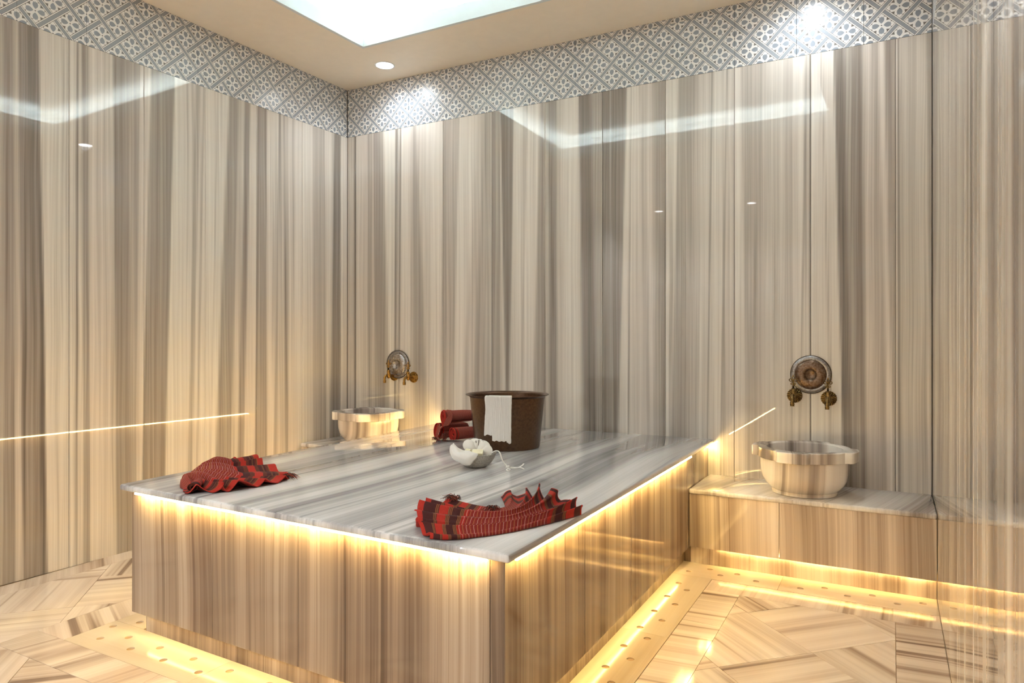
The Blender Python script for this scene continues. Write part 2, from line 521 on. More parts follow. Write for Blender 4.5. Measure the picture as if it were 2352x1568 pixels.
# ---------------------------------------------------------------- left wall
wl = struct('wall_left')
LEN = 6.08
A0, A1 = lw(-0.1), lw(LEN + 0.1)
nL = Vector((-LW_D.y, LW_D.x)) * -1.0     # pointing out of the room?
outl = Vector((-0.99965, 0.0264))
bm = bmesh.new()
pts = [Vector(A0) + outl * 0.021, Vector(A1) + outl * 0.021, Vector(A1) + outl * 0.12, Vector(A0) + outl * 0.12]
vb = [bm.verts.new((p.x, p.y, -0.02)) for p in pts]; vt = [bm.verts.new((p.x, p.y, 2.95)) for p in pts]
bm.faces.new(vb); bm.faces.new(vt)
for i in range(4): bm.faces.new((vb[i], vb[(i + 1) % 4], vt[(i + 1) % 4], vt[i]))
bmesh.ops.recalc_face_normals(bm, faces=bm.faces)
from_bm('wall_core', bm, M_DARKGAP, wl)
jl = [0.0007, 0.060, 0.386, 0.724, 1.052, 1.385, 1.727] + [2.065 + 0.34 * k for k in range(12)] + [LEN]
for a, b in zip(jl[:-1], jl[1:]):
    # front normal must face +x: run a->b away from the corner, normal to the left; so pass reversed
    ff = fl
    panel('marble_panel', lw(b - 0.0006), lw(a + 0.0006), 0.0, ZB0 - 0.001, 0.019, M_WALL, wl, 0, (lambda u, z, b=b: ff(b - u, z)), tilt=rt.uniform(-1, 1) * 0.0009, voff=3.3 + a)
tl_ = [0.003] + [0.815 - TW * 2 + TW * k for k in range(0, 20)] + [LEN]
band(wl, lw, tl_, 0.815, right=False)
for o in wl.children:
    if o.name.startswith('marble_panel'):
        uvl = o.data.uv_layers['UVMap']
        # continuous u along the wall so the fine grain differs from the back wall
        for p in o.data.polygons:
            for li in p.loop_indices:
                co = o.data.vertices[o.data.loops[li].vertex_index].co
                uvl.data[li].uv = ((Vector((co.x, co.y)) - Cn).length + 20.0, co.z)

# ---------------------------------------------------------------- right wall and front wall
wr = struct('wall_right')
bm = bmesh.new(); box(bm, XR + 0.02, XR + 0.12, YF - 0.1, YB + 0.1, -0.02, 2.95)
from_bm('wall_core', bm, M_DARKGAP, wr)
y = YB - 0.001
while y > YF + 0.01:
    y2 = max(YF, y - 0.34)
    panel('marble_panel', (XR, y - 0.0006), (XR, y2 + 0.0006), 0.0, ZB0 - 0.001, 0.019, M_WALLP, wr, YB - y, None)
    y = y2
tr = [0.002] + [0.20 + TW * k for k in range(0, 21)] + [YB - YF - 0.001]
band(wr, lambda s: (XR, YB - s), tr, 0.20)
wf = struct('wall_front')
bm = bmesh.new(); box(bm, XL - 0.4, XR + 0.2, YF - 0.12, YF - 0.02, -0.02, 2.95)
from_bm('wall_core', bm, M_DARKGAP, wf)
x = XR - 0.001
while x > XL - 0.11:
    x2 = max(XL - 0.112, x - 0.34)
    panel('marble_panel', (x - 0.0006, YF), (x2 + 0.0006, YF), 0.0, ZB0 - 0.001, 0.019, M_WALLP, wf, XR - x, None)
    x = x2
tf = [0.002 + TW * k for k in range(0, 12)] + [XR - XL + 0.11]
band(wf, lambda s: (XR - s, YF), tf, 0.002)

# ---------------------------------------------------------------- ceiling with recessed tray
ce = struct('ceiling')
ZU, LIP = 2.81, 2.708
TB, TF = 3.0, 1.24
tray = [(-2.576, TB), (-0.40, TB), (-0.40, TF), (-2.615, TF)]     # clockwise from back-left
outer = [(XL - 0.01, YB + 0.015), (XR + 0.015, YB + 0.015), (XR + 0.015, YF - 0.015), (XL - 0.135, YF - 0.015)]
bm = bmesh.new()
vi = [bm.verts.new((x, y, ZC)) for x, y in tray]; vo = [bm.verts.new((x, y, ZC)) for x, y in outer]
vi2 = [bm.verts.new((x, y, ZC + 0.004)) for x, y in tray]; vo2 = [bm.verts.new((x, y, ZC + 0.015)) for x, y in outer]
for i in range(4):
    j = (i + 1) % 4
    bm.faces.new((vi[i], vi[j], vo[j], vo[i])); bm.faces.new((vi2[j], vi2[i], vo2[i], vo2[j]))
    bm.faces.new((vi[j], vi[i], vi2[i], vi2[j])); bm.faces.new((vo[i], vo[j], vo2[j], vo2[i]))
bmesh.ops.recalc_face_normals(bm, faces=bm.faces)
from_bm('soffit', bm, M_SOFFIT, ce)
def off(poly, d):
    cx = sum(p[0] for p in poly) / 4; cy = sum(p[1] for p in poly) / 4
    return [(x + d * (1 if x > cx else -1), y + d * (1 if y > cy else -1)) for x, y in poly]
def ring(name, pin, pout, z0, z1, mat, parent):
    bm = bmesh.new()
    a = [bm.verts.new((x, y, z0)) for x, y in pin]; b = [bm.verts.new((x, y, z0)) for x, y in pout]
    c = [bm.verts.new((x, y, z1)) for x, y in pin]; d = [bm.verts.new((x, y, z1)) for x, y in pout]
    for i in range(4):
        j = (i + 1) % 4
        bm.faces.new((a[i], a[j], b[j], b[i])); bm.faces.new((c[j], c[i], d[i], d[j]))
        bm.faces.new((a[j], a[i], c[i], c[j])); bm.faces.new((b[i], b[j], d[j], d[i]))
    bmesh.ops.recalc_face_normals(bm, faces=bm.faces)
    return from_bm(name, bm, mat, parent)
ring('cove_lip', off(tray, -0.003), off(tray, 0.016), ZC - 0.001, LIP, M_WHITE, ce)
cove_o = off(tray, 0.14)
ring('cove_side', cove_o, off(cove_o, 0.02), ZC + 0.015, ZU + 0.01, M_WHITE, ce)
bm = bmesh.new()
x0 = cove_o[3][0]; box(bm, x0, cove_o[1][0], cove_o[2][1], cove_o[0][1], ZU, ZU + 0.03)
from_bm('upper_ceiling', bm, M_WHITE, ce)
bm = bmesh.new(); box(bm, XL - 0.3, XR + 0.2, YF - 0.1, YB + 0.1, ZU + 0.06, ZU + 0.1)
from_bm('roof_slab', bm, M_WHITE, ce)
ti, to = off(tray, 0.045), off(tray, 0.065)
for i in range(4):
    j = (i + 1) % 4
    p = [ti[i], ti[j], to[j], to[i]]
    bm = bmesh.new()
    a = [bm.verts.new((q[0], q[1], ZC + 0.03)) for q in p]; b = [bm.verts.new((q[0], q[1], ZC + 0.042)) for q in p]
    bm.faces.new(a); bm.faces.new(b)
    for k in range(4): bm.faces.new((a[k], a[(k + 1) % 4], b[(k + 1) % 4], b[k]))
    bmesh.ops.recalc_face_normals(bm, faces=bm.faces)
    from_bm('light_strip', bm, M_COVE, ce)

# ---------------------------------------------------------------- floor
fl_ = struct('floor')
bm = bmesh.new(); box(bm, XL - 0.4, XR + 0.2, YF - 0.15, YB + 0.2, -0.06, -0.0035)
from_bm('floor_base', bm, M_GROUT, fl_)


def clip(poly, axis, val, keep_less):
    out = []
    n = len(poly)
    ins = lambda p: (p[axis] <= val) if keep_less else (p[axis] >= val)
    for i in range(n):
        p, q = poly[i], poly[(i + 1) % n]
        if ins(p): out.append(p)
        if ins(p) != ins(q):
            t = (val - p[axis]) / (q[axis] - p[axis])
            out.append((p[0] + (q[0] - p[0]) * t, p[1] + (q[1] - p[1]) * t))
    return out


def area(p): return abs(sum(p[i][0] * p[(i + 1) % len(p)][1] - p[(i + 1) % len(p)][0] * p[i][1] for i in range(len(p)))) / 2


def inset(poly, d):
    cx = sum(p[0] for p in poly) / len(poly); cy = sum(p[1] for p in poly) / len(poly)
    n = len(poly); out = []
    s = 1 if sum(poly[i][0] * poly[(i + 1) % n][1] - poly[(i + 1) % n][0] * poly[i][1] for i in range(n)) > 0 else -1
    for i in range(n):
        p0, p1, p2 = Vector(poly[i - 1]), Vector(poly[i]), Vector(poly[(i + 1) % n])
        d1 = (p1 - p0).normalized(); d2 = (p2 - p1).normalized()
        n1 = Vector((-d1.y, d1.x)) * s; n2 = Vector((-d2.y, d2.x)) * s
        b = n1 + n2
        if b.length < 1e-6: b = n1
        b = b / max(0.3, b.dot(n1))
        out.append(tuple(p1 + b * d))
    return out


def field(x0, x1, y0, y1, a0, b0, per=0.4825):
    A = (x0 + y0, x1 + y1); B = (y0 - x1, y1 - x0)
    for i in range(math.floor((A[0] - a0) / per) - 1, math.ceil((A[1] - a0) / per) + 1):
        for j in range(math.floor((B[0] - b0) / per) - 1, math.ceil((B[1] - b0) / per) + 1):
            al, ah, bl, bh = a0 + i * per, a0 + (i + 1) * per, b0 + j * per, b0 + (j + 1) * per
            P = [((a - b) / 2, (a + b) / 2) for a, b in ((al, bl), (al, bh), (ah, bh), (ah, bl))]
            if area(P) > 0:
                sg = sum(P[k][0] * P[(k + 1) % 4][1] - P[(k + 1) % 4][0] * P[k][1] for k in range(4))
                if sg < 0: P = P[::-1]
            for ax, v, kl in ((0, x0, False), (0, x1, True), (1, y0, False), (1, y1, True)):
                if P: P = clip(P, ax, v, kl)
            if len(P) < 3 or area(P) < 0.0006: continue
            d = (1, 1) if (i + j) % 2 == 0 else (1, -1)
            prism('floor_tile', inset(P, 0.0009), -0.012, random.uniform(-0.0003, 0.0003), M_TILE, fl_, d)


field(-0.521, 0.012, YF, 2.811, 2.185, 2.63)
field(-3.047, -2.574, YF, 3.03, -1.18, 4.18)
field(-2.574, -0.521, YF, 1.194, -1.18, 4.18)
# border strips: veins run across the strip
def strip(x0, x1, y0, y1, along, step, vdir, mat=M_TILE, name='border_tile'):
    p = y0 if along == 'y' else x0
    e = y1 if along == 'y' else x1
    while p < e - 0.01:
        q = min(e, p + step)
        r = rect(x0, x1, p, q) if along == 'y' else rect(p, q, y0, y1)
        prism(name, inset(r, 0.0007), -0.012, random.uniform(-0.0003, 0.0003), mat, fl_, vdir)
        p = q
strip(0.012, XR - 0.0005, YF, 2.811, 'y', 0.93, (1, 0.12))
strip(-0.656, -0.521, 1.194, 2.811, 'y', 0.64, (1, 0.1))
strip(-0.656, XR - 0.0005, 2.811, 2.942, 'x', 0.66, (0.05, 1))
strip(-2.574, -2.418, 1.32, 3.03, 'y', 0.64, (1, -0.45))
strip(-2.574, -0.521, 1.194, 1.32, 'x', 0.66, (0.25, 1))
strip(-3.16, -3.047, YF, 3.03, 'y', 0.66, (1, -0.6))


def holed(x0, x1, y0, y1, holes, r=0.012):
    """drain cover slab with round holes"""
    vs, es = [], []
    for p in ((x0, y0), (x1, y0), (x1, y1), (x0, y1)): vs.append(Vector(p))
    es += [(0, 1), (1, 2), (2, 3), (3, 0)]
    hs = [(hx, hy) for hx, hy in holes if x0 + r + .004 < hx < x1 - r - .004 and y0 + r + .004 < hy < y1 - r - .004]
    K = 16
    for hx, hy in hs:
        b = len(vs)
        for i in range(K): vs.append(Vector((hx + r * math.cos(2 * PI * i / K), hy + r * math.sin(2 * PI * i / K))))
        es += [(b + i, b + (i + 1) % K) for i in range(K)]
    V, E_, F, *_ = delaunay_2d_cdt(vs, es, [], 1, 1e-6)
    bm = bmesh.new()
    tv = [bm.verts.new((v.x, v.y, 0.0005)) for v in V]
    bv = [bm.verts.new((v.x, v.y, -0.012)) for v in V]
    cnt = {}
    for f in F:
        c = sum((V[i] for i in f), Vector((0, 0))) / len(f)
        if any((c.x - hx) ** 2 + (c.y - hy) ** 2 < (r * 0.97) ** 2 for hx, hy in hs): continue
        bm.faces.new([tv[i] for i in f]); bm.faces.new([bv[i] for i in reversed(f)])
        for i in range(len(f)):
            k = (f[i], f[(i + 1) % len(f)])
            cnt[k] = 1
    for (a, b) in list(cnt):
        if (b, a) not in cnt: bm.faces.new((tv[b], tv[a], bv[a], bv[b]))
    bmesh.ops.delete(bm, geom=[v for v in bm.verts if not v.link_faces], context='VERTS')
    bmesh.ops.recalc_face_normals(bm, faces=bm.faces)
    me = bpy.data.meshes.new('drain_cover'); bm.to_mesh(me); bm.free()
    o = (random.uniform(0, 30), random.uniform(0, 30))
    set_uv(me, lambda co, nn: (co.x + o[0], co.y + o[1]) if (y1 - y0) > (x1 - x0) else (co.y + o[0], co.x + o[1]))
    link('drain_cover', me, M_DRAIN, fl_)


# holes: staggered rows
Hr = [(-0.766, 2.998 - 0.166 * k) for k in range(10)] + [(-0.716, 2.937 - 0.17 * k) for k in range(10)]
Hb = [(-0.576 + 0.170 * k, 3.055) for k in range(5)] + [(-0.636, 3.008), (-0.491, 3.005)] + [(-0.491 + 0.170 * k, 3.004) for k in range(1, 4)] + [(-0.692, 3.066)]
Hf = [(-2.321 + 0.165 * k, 1.385) for k in range(10)] + [(-2.245 + 0.165 * k, 1.435) for k in range(9)]
Hl = [(-2.379, 1.464 + 0.17 * k) for k in range(9)] + [(-2.33, 1.53 + 0.17 * k) for k in range(9)]
for a, b in ((1.50, 1.66), (1.66, 2.298), (2.298, 2.9425)):
    holed(-0.824, -0.6575, a + .0005, b - .0005, Hr)
for a, b in ((-0.824, -0.40), (-0.40, XR - 0.0005)):
    holed(a + .0005, b - .0005, 2.943, 3.13, Hb + Hr)
for a, b in ((-2.417, -1.80), (-1.80, -1.2), (-1.2, -0.6575)):
    holed(a + .0005, b - .0005, 1.3205, 1.499, Hf + [(-2.379, 1.464)])
for a, b in ((1.50, 2.1), (2.1, 2.7), (2.7, 3.03)):
    holed(-2.417, -2.262, a + .0005, b - .0005, Hl)

# ---------------------------------------------------------------- central heated platform
pf = empty('marble_platform', (-1.55, 2.4, 0))
tag(pf, 'large central platform with striped grey marble top and warm lights under its edge', 'platform')
def rel(o):
    o.matrix_parent_inverse = Matrix.Translation(-pf.location); return o
ZS, ZSB = 0.508, 0.486
S = [(-2.302, 1.437), (-0.765, 1.390), (-0.765, YB - 0.001), (-2.335, YB - 0.001)]
o = prism('top_slab', S, ZSB, ZS, M_SLAB, pf, (0.0, 1), bev=0.0085, segs=4, uvo=(3.1, 0.4)); rel(o)
P = [(-2.275, 1.4655), (-0.793, 1.4195), (-0.793, YB - 0.002), (-2.305, YB - 0.002)]
ZP0, ZP1 = 0.072, ZSB - 0.001
def side(a, b, cuts, bottom=ZP0):
    a = Vector(a); b = Vector(b); L = (b - a).length
    cs = [0] + [c * L for c in cuts] + [L]
    for c0, c1 in zip(cs[:-1], cs[1:]):
        u0 = random.uniform(0, 40)
        p = a + (b - a) * (c0 / L); q = a + (b - a) * (c1 / L)
        d = (b - a).normalized() * 0.0006
        rel(panel('marble_panel', tuple(p + d), tuple(q - d), bottom, ZP1, 0.02, M_PANEL, pf, u0, None, tilt=random.uniform(-1, 1) * 0.0006))
side(P[0], P[1], (0.2875, 0.540, 0.9725))
side(P[1], P[2], (0.235, 0.44, 0.63, 0.80))
side(P[2], P[3], (0.5,))
side(P[3], P[0], (0.17, 0.34, 0.51, 0.68, 0.85))
T = [(-2.245, 1.497), (-0.822, 1.452), (-0.822, YB - 0.02), (-2.275, YB - 0.02)]
for i in (0, 1, 3):
    a, b = T[i], T[(i + 1) % 4]
    n = 3
    for k in range(n):
        A = (a[0] + (b[0] - a[0]) * k / n, a[1] + (b[1] - a[1]) * k / n); B = (a[0] + (b[0] - a[0]) * (k + 1) / n, a[1] + (b[1] - a[1]) * (k + 1) / n)
        rel(panel('toe_panel', A, B, 0.0008, 0.09, 0.018, M_PANEL, pf, random.uniform(0, 40), None))
core = off(T, -0.022)
rel(prism('core', core, 0.0, ZP1 - 0.001, M_DARKGAP, pf))
# warm light strips under the slab edge and in the plinth recess
def led(a, b, z0, z1, wd, mat, inward):
    a = Vector(a); b = Vector(b); d = (b - a).normalized(); n = Vector((d.y, -d.x))   # outward normal (right of a->b)
    p0 = a + n * inward; p1 = b + n * inward
    bm = bmesh.new()
    q = [p0, p1, p1 + n * wd, p0 + n * wd]
    lo = [bm.verts.new((v.x, v.y, z0)) for v in q]; hi = [bm.verts.new((v.x, v.y, z1)) for v in q]
    bm.faces.new(lo); bm.faces.new(hi)
    for k in range(4): bm.faces.new((lo[k], lo[(k + 1) % 4], hi[(k + 1) % 4], hi[k]))
    bmesh.ops.recalc_face_normals(bm, faces=bm.faces)
    return from_bm('light_strip', bm, mat, None)
def lerp(a, b, t): return (a[0] + (b[0] - a[0]) * t, a[1] + (b[1] - a[1]) * t)
for a, b in ((lerp(P[0], P[1], .035), lerp(P[0], P[1], .975)), (lerp(P[1], P[2], .01), lerp(P[1], P[2], .80)), (lerp(P[1], P[2], .95), lerp(P[1], P[2], .998)), (lerp(P[3], P[0], .01), lerp(P[3], P[0], .97))):
    o = led(a, b, ZSB - 0.006, ZSB - 0.001, 0.006, M_LED, 0.016); o.parent = pf; rel(o)
for i, (t0, t1) in ((0, (.01, .99)), (1, (.01, .78)), (3, (.2, .99))):
    a, b = lerp(T[i], T[(i + 1) % 4], t0), lerp(T[i], T[(i + 1) % 4], t1)
    o = led(a, b, 0.078, 0.084, 0.006, M_LEDT, 0.001); o.parent = pf; rel(o)

# ---------------------------------------------------------------- benches
def bench(x0, x1, yf, top, label, toey, zface, lx0):
    b = empty('marble_bench', ((x0 + x1) / 2, (yf + YB) / 2, 0))
    tag(b, label, 'bench')
    def rb(o):
        o.parent = b; o.matrix_parent_inverse = Matrix.Translation(-b.location); return o
    rb(prism('seat_slab', rect(x0, x1, yf, YB - 0.001), top - 0.022, top, M_BENCH, None, (0.25, 1), bev=0.008, segs=4))
    cuts = [x0, x0 + (x1 - x0) * 0.40, x1] if x0 > -1 else [x0, x1]
    for c0, c1 in zip(cuts[:-1], cuts[1:]):
        rb(panel('face_panel', (c0 + .0006, yf + 0.008), (c1 - .0006, yf + 0.008), zface, top - 0.0225, 0.02, M_FACE, None, random.uniform(0, 40), None))
    rb(panel('toe_panel', (x0, toey), (x1, toey), 0.0008, zface + 0.03, 0.018, M_FACE, None, random.uniform(0, 40), None))
    if x0 > -1: rb(panel('toe_panel', (x0 - 0.029, toey), (x0 - 0.0005, toey), 0.0008, 0.0705, 0.018, M_PANEL, None, 7.7, None))
    rb(prism('core', rect(x0 + 0.001, x1 - 0.001, toey + 0.019, YB - 0.003), 0.0, top - 0.023, M_DARKGAP, None))
    rb(led((lx0, toey), (x1 - 0.012, toey), zface + 0.003, zface + 0.009, 0.007, M_LEDB, 0.002))
    return b
bench(-0.7915, XR - 0.001, 3.092, 0.335, 'low striped marble bench under the right basin, lit from beneath', 3.126, 0.078, -0.67)
bench(-3.104, -2.307, 3.05, 0.378, 'low marble bench in the far corner behind the platform, under the left basin', 3.09, 0.078, -3.0)


# ---------------------------------------------------------------- basins
def basin(cx, cy, z, rot, label, h=0.195, sc=1.0):
    t = empty('marble_basin', (cx, cy, z), rot)
    tag(t, label, 'basin')
    N = 120
    def rimr(th):
        r = 0.190
        for k in range(4):
            d = (th - k * PI / 2 + PI) % (2 * PI) - PI
            wv = 0.36
            q = abs(d) / wv
            if q < 1: r = max(r, 0.190 + 0.024 * min(1.0, (1 - q) * 5.0) ** 0.6)
            if 1 <= q < 1.18: r -= 0.006 * (1 - abs(q - 1.09) / 0.09)
        return r * sc
    bm = bmesh.new()
    def ringv(fn, zz): return [bm.verts.new((fn(2 * PI * i / N) * math.cos(2 * PI * i / N), fn(2 * PI * i / N) * math.sin(2 * PI * i / N), zz)) for i in range(N)]
    R = lambda d: (lambda th: rimr(th) + d)
    C_ = lambda r: (lambda th: r * sc)
    # body (outer then inner)
    rings = [ringv(C_(0.120), 0.0), ringv(C_(0.131), 0.002), ringv(C_(0.132), 0.010), ringv(C_(0.126), 0.016)]
    for r, zz in ((0.142, 0.026), (0.158, 0.044), (0.170, 0.066), (0.177, 0.095), (0.179, 0.125), (0.179, h - 0.046)):
        rings.append(ringv(C_(r), zz))
    rings.append(ringv(C_(0.150), h - 0.046))
    for r, zz in ((0.148, h - 0.08), (0.135, 0.07), (0.10, 0.045), (0.04, 0.036)):
        rings.append(ringv(C_(r), zz))
    loft_faces(bm, rings, True, True, True)
    o = from_bm('bowl', bm, M_BASIN, t, smooth=True)
    f = random.uniform(0, 20)
    set_uv(o.data, lambda co, nn: (co.x + 0.35 * co.y + f, co.z + co.y * 0.3))
    bm = bmesh.new()
    rings = [ringv(C_(0.1515), h - 0.045), ringv(R(-0.002), h - 0.045), ringv(R(0), h - 0.043), ringv(R(0), h - 0.003), ringv(R(-0.003), h), ringv(C_(0.158), h), ringv(C_(0.153), h - 0.003), ringv(C_(0.1515), h - 0.012)]
    rings.append(rings[0])
    loft_faces(bm, rings, True)
    bmesh.ops.recalc_face_normals(bm, faces=bm.faces)
    o = from_bm('rim', bm, M_BASIN, t, smooth=True)
    set_uv(o.data, lambda co, nn: (co.x + 0.35 * co.y + f, co.z + co.y * 0.3))
    return t
basin(-0.333, 3.258, 0.3352, math.radians(-8), 'round marble basin with lobed rim standing on the right bench', h=0.197)
basin(-2.755, 3.258, 0.3782, math.radians(38), 'round marble basin with lobed rim in the far corner, partly hidden by the platform', h=0.192)

# ---------------------------------------------------------------- metals
def metal(name, c1, c2, rough, sc=30, bs=0.35):
    g = G(name)
    nz = g.noise(g.obj(), sc, 4.0, 0.65)
    n2 = g.noise(g.obj(), sc * 6, 2.0)
    c = g.mix(g.step(nz, 0.36, 0.62), c1, c2)
    g.bump(g.add(nz, g.mul(n2, 0.2)), bs, 0.002)
    return g.out(c, g.step(nz, 0.3, 0.7, rough, rough + 0.18), 1.0)
M_DISH_D = metal('aged_copper_dish', srgb(96, 72, 54), srgb(134, 116, 100), 0.26, 110, 0.25)
M_DISH_S = metal('hammered_silver_dish', srgb(150, 138, 124), srgb(186, 184, 184), 0.24, 90, 0.35)
M_DISH_R = metal('tinned_rim', srgb(128, 122, 118), srgb(172, 170, 170), 0.28, 120, 0.2)
M_BRASS_D = metal('dark_antique_brass', srgb(84, 66, 38), srgb(156, 130, 84), 0.26, 90)
M_BRASS = metal('antique_brass', srgb(120, 84, 36), srgb(190, 148, 78), 0.24, 90)
M_BLACKM = metal('dark_patina_brass', srgb(46, 36, 26), srgb(80, 64, 40), 0.45, 80)  # very dark brass for the dish beads and tap stems


def dish(cx, z, mat, label, tilt=0.0, off_=0.0, R=0.0865):
    t = empty('metal_dish', (cx, YB - 0.003 - off_, z))
    t.rotation_euler = (PI / 2, 0, tilt)     # local +z points into the room (-y)
    tag(t, label, 'dish')
    bm = bmesh.new()
    prof = [(0.0225, 0.0125), (0.0245, 0.0165), (0.028, 0.0195), (0.033, 0.0205), (0.045, 0.0200), (0.055, 0.0180), (0.062, 0.0150), (0.066, 0.0110), (0.0675, 0.0080)]
    lathe(bm, prof, 72, cap0=False, cap1=False)
    from_bm('plate', bm, mat, t, smooth=True)
    bm = bmesh.new()
    lathe(bm, [(0.0675, 0.0080), (0.070, 0.0095), (0.076, 0.0092), (0.082, 0.0070), (R - 0.001, 0.0040), (R - 0.001, -0.001)], 72, cap0=False, cap1=False)
    from_bm('flange', bm, M_DISH_R, t, smooth=True)
    bm = bmesh.new()
    tube(bm, [(R * math.cos(2 * PI * i / 64), R * math.sin(2 * PI * i / 64), 0.0022) for i in range(65)], 0.0019, 6, False)
    from_bm('edge_bead', bm, M_BLACKM, t, smooth=True)
    bm = bmesh.new()
    lathe(bm, [(0.0004, 0.0065), (0.008, 0.007), (0.016, 0.0085), (0.0225, 0.0125)], 48, cap0=True, cap1=False)
    bmesh.ops.recalc_face_normals(bm, faces=bm.faces)
    from_bm('center_boss', bm, mat, t, smooth=True)
    return t
dish(-0.327, 0.836, M_DISH_D, 'round dark aged metal dish mounted on the wall above the right basin')
dish(-2.700, 0.842, M_DISH_S, 'round silvery hammered metal dish mounted on the wall above the left basin', off_=0.004)


def tap(cx, z, mat, label, yaw=0.0):
    """wall tap; local -y points into the room"""
    t = empty('wall_tap', (cx, YB, z), yaw)
    tag(t, label, 'tap', None)
    # rosette: fan of ribs
    bm = bmesh.new()
    N = 20; rings = []
    for (r, d, am) in ((0.009, 0.012, 0), (0.013, 0.010, 0.0006), (0.026, 0.0055, 0.0016), (0.0325, 0.0028, 0.0018), (0.034, 0.0005, 0.0)):
        ring_ = []
        for i in range(N * 4):
            a = 2 * PI * i / (N * 4)
            k = (i % 4)
            dd = d + am * (1 if k in (1, 2) else (-1.6 if k == 0 else 0.6))
            rr = r * (1 + (0.02 if k in (1, 2) else -0.03) * (1 if r > 0.03 else 0))
            ring_.append(bm.verts.new((rr * math.cos(a), -dd, rr * math.sin(a))))
        rings.append(ring_)
    loft_faces(bm, rings, True, True, True)
    bmesh.ops.recalc_face_normals(bm, faces=bm.faces)
    from_bm('rosette', bm, mat, t)
    # inlet pipe
    bm = bmesh.new()
    mt = Matrix.Rotation(PI / 2, 4, 'X')     # local z -> -y
    lathe(bm, [(0.0075, 0.010), (0.0105, 0.012), (0.0105, 0.015), (0.0075, 0.0165), (0.0075, 0.040), (0.009, 0.042), (0.009, 0.047), (0.007, 0.050)], 20, mt)
    bmesh.ops.recalc_face_normals(bm, faces=bm.faces)
    from_bm('inlet', bm, mat, t, smooth=True)
    # vertical valve body
    bm = bmesh.new()
    mt = Matrix.Translation((0, -0.056, 0))
    lathe(bm, [(0.004, -0.017), (0.0075, -0.015), (0.0085, -0.011), (0.011, -0.006), (0.0125, 0.002), (0.0115, 0.012), (0.0095, 0.018), (0.0095, 0.020), (0.0115, 0.0205), (0.0115, 0.0235), (0.0095, 0.024), (0.0095, 0.0265), (0.0115, 0.027), (0.0115, 0.030), (0.0095, 0.0305), (0.009, 0.034), (0.0075, 0.036)], 24, mt)
    bmesh.ops.recalc_face_normals(bm, faces=bm.faces)
    from_bm('valve_body', bm, mat, t, smooth=True)
    # stem
    bm = bmesh.new()
    lathe(bm, [(0.0045, 0.035), (0.0055, 0.038), (0.0035, 0.042), (0.005, 0.046), (0.003, 0.050)], 14, mt)
    bmesh.ops.recalc_face_normals(bm, faces=bm.faces)
    from_bm('stem', bm, M_BLACKM, t, smooth=True)
    # pierced handle: loops
    bm = bmesh.new()
    def loop(cx_, cz_, rx, rz, th=0.0):
        pts = []
        for i in range(15):
            a = 2 * PI * i / 14
            x_ = rx * math.cos(a); z_ = rz * math.sin(a)
            pts.append((cx_ + x_ * math.cos(th) - z_ * math.sin(th), -0.056, cz_ + x_ * math.sin(th) + z_ * math.cos(th)))
        tube(bm, pts, 0.0021, 6)
    loop(0, 0.0835, 0.0045, 0.0075)
    loop(-0.0105, 0.0735, 0.0075, 0.0055, -0.35)
    loop(0.0105, 0.0735, 0.0075, 0.0055, 0.35)
    loop(-0.006, 0.0575, 0.0045, 0.0035, 0.5)
    loop(0.006, 0.0575, 0.0045, 0.0035, -0.5)
    tube(bm, [(0, -0.056, 0.048), (0, -0.056, 0.078)], [0.0035, 0.0028], 8)
    lathe(bm, [(0.0005, 0.0905), (0.003, 0.092), (0.003, 0.095), (0.0005, 0.0975)], 10, Matrix.Translation((0, -0.056, 0)))
    bmesh.ops.recalc_face_normals(bm, faces=bm.faces)
    from_bm('handle', bm, mat, t, smooth=True)
    # spout bending down
    bm = bmesh.new()
    pts = [(0, -0.062, 0.0)]
    for i in range(9):
        a = PI / 2 * i / 8
        pts.append((0, -0.072 - 0.022 * math.sin(a), 0.004 - 0.022 * (1 - math.cos(a)) + 0.0))
    pts.append((0, -0.094, -0.026))
    tube(bm, pts, 0.0072, 14)
    bmesh.ops.recalc_face_normals(bm, faces=bm.faces)
    from_bm('spout', bm, mat, t, smooth=True)
    bm = bmesh.new()
    lathe(bm, [(0.0075, -0.024), (0.010, -0.0245), (0.010, -0.028), (0.0085, -0.0285), (0.0085, -0.0315), (0.010, -0.032), (0.010, -0.0355), (0.0085, -0.036), (0.0085, -0.039), (0.0095, -0.0395), (0.0095, -0.042), (0.006, -0.042), (0.006, -0.03)], 20, Matrix.Translation((0, -0.094, 0)), cap1=False)
    bmesh.ops.recalc_face_normals(bm, faces=bm.faces)
    from_bm('nozzle', bm, mat, t, smooth=True)
    return t
tap(-0.396, 0.737, M_BRASS_D, 'dark brass wall tap with pierced handle, left of the two above the right basin')
tap(-0.251, 0.729, M_BRASS_D, 'dark brass wall tap with pierced handle, right of the two above the right basin')
tap(-2.735, 0.772, M_BRASS, 'golden brass wall tap with pierced handle, left of the two above the left basin')
tap(-2.585, 0.764, M_BRASS, 'golden brass wall tap with pierced handle, right of the two above the left basin')

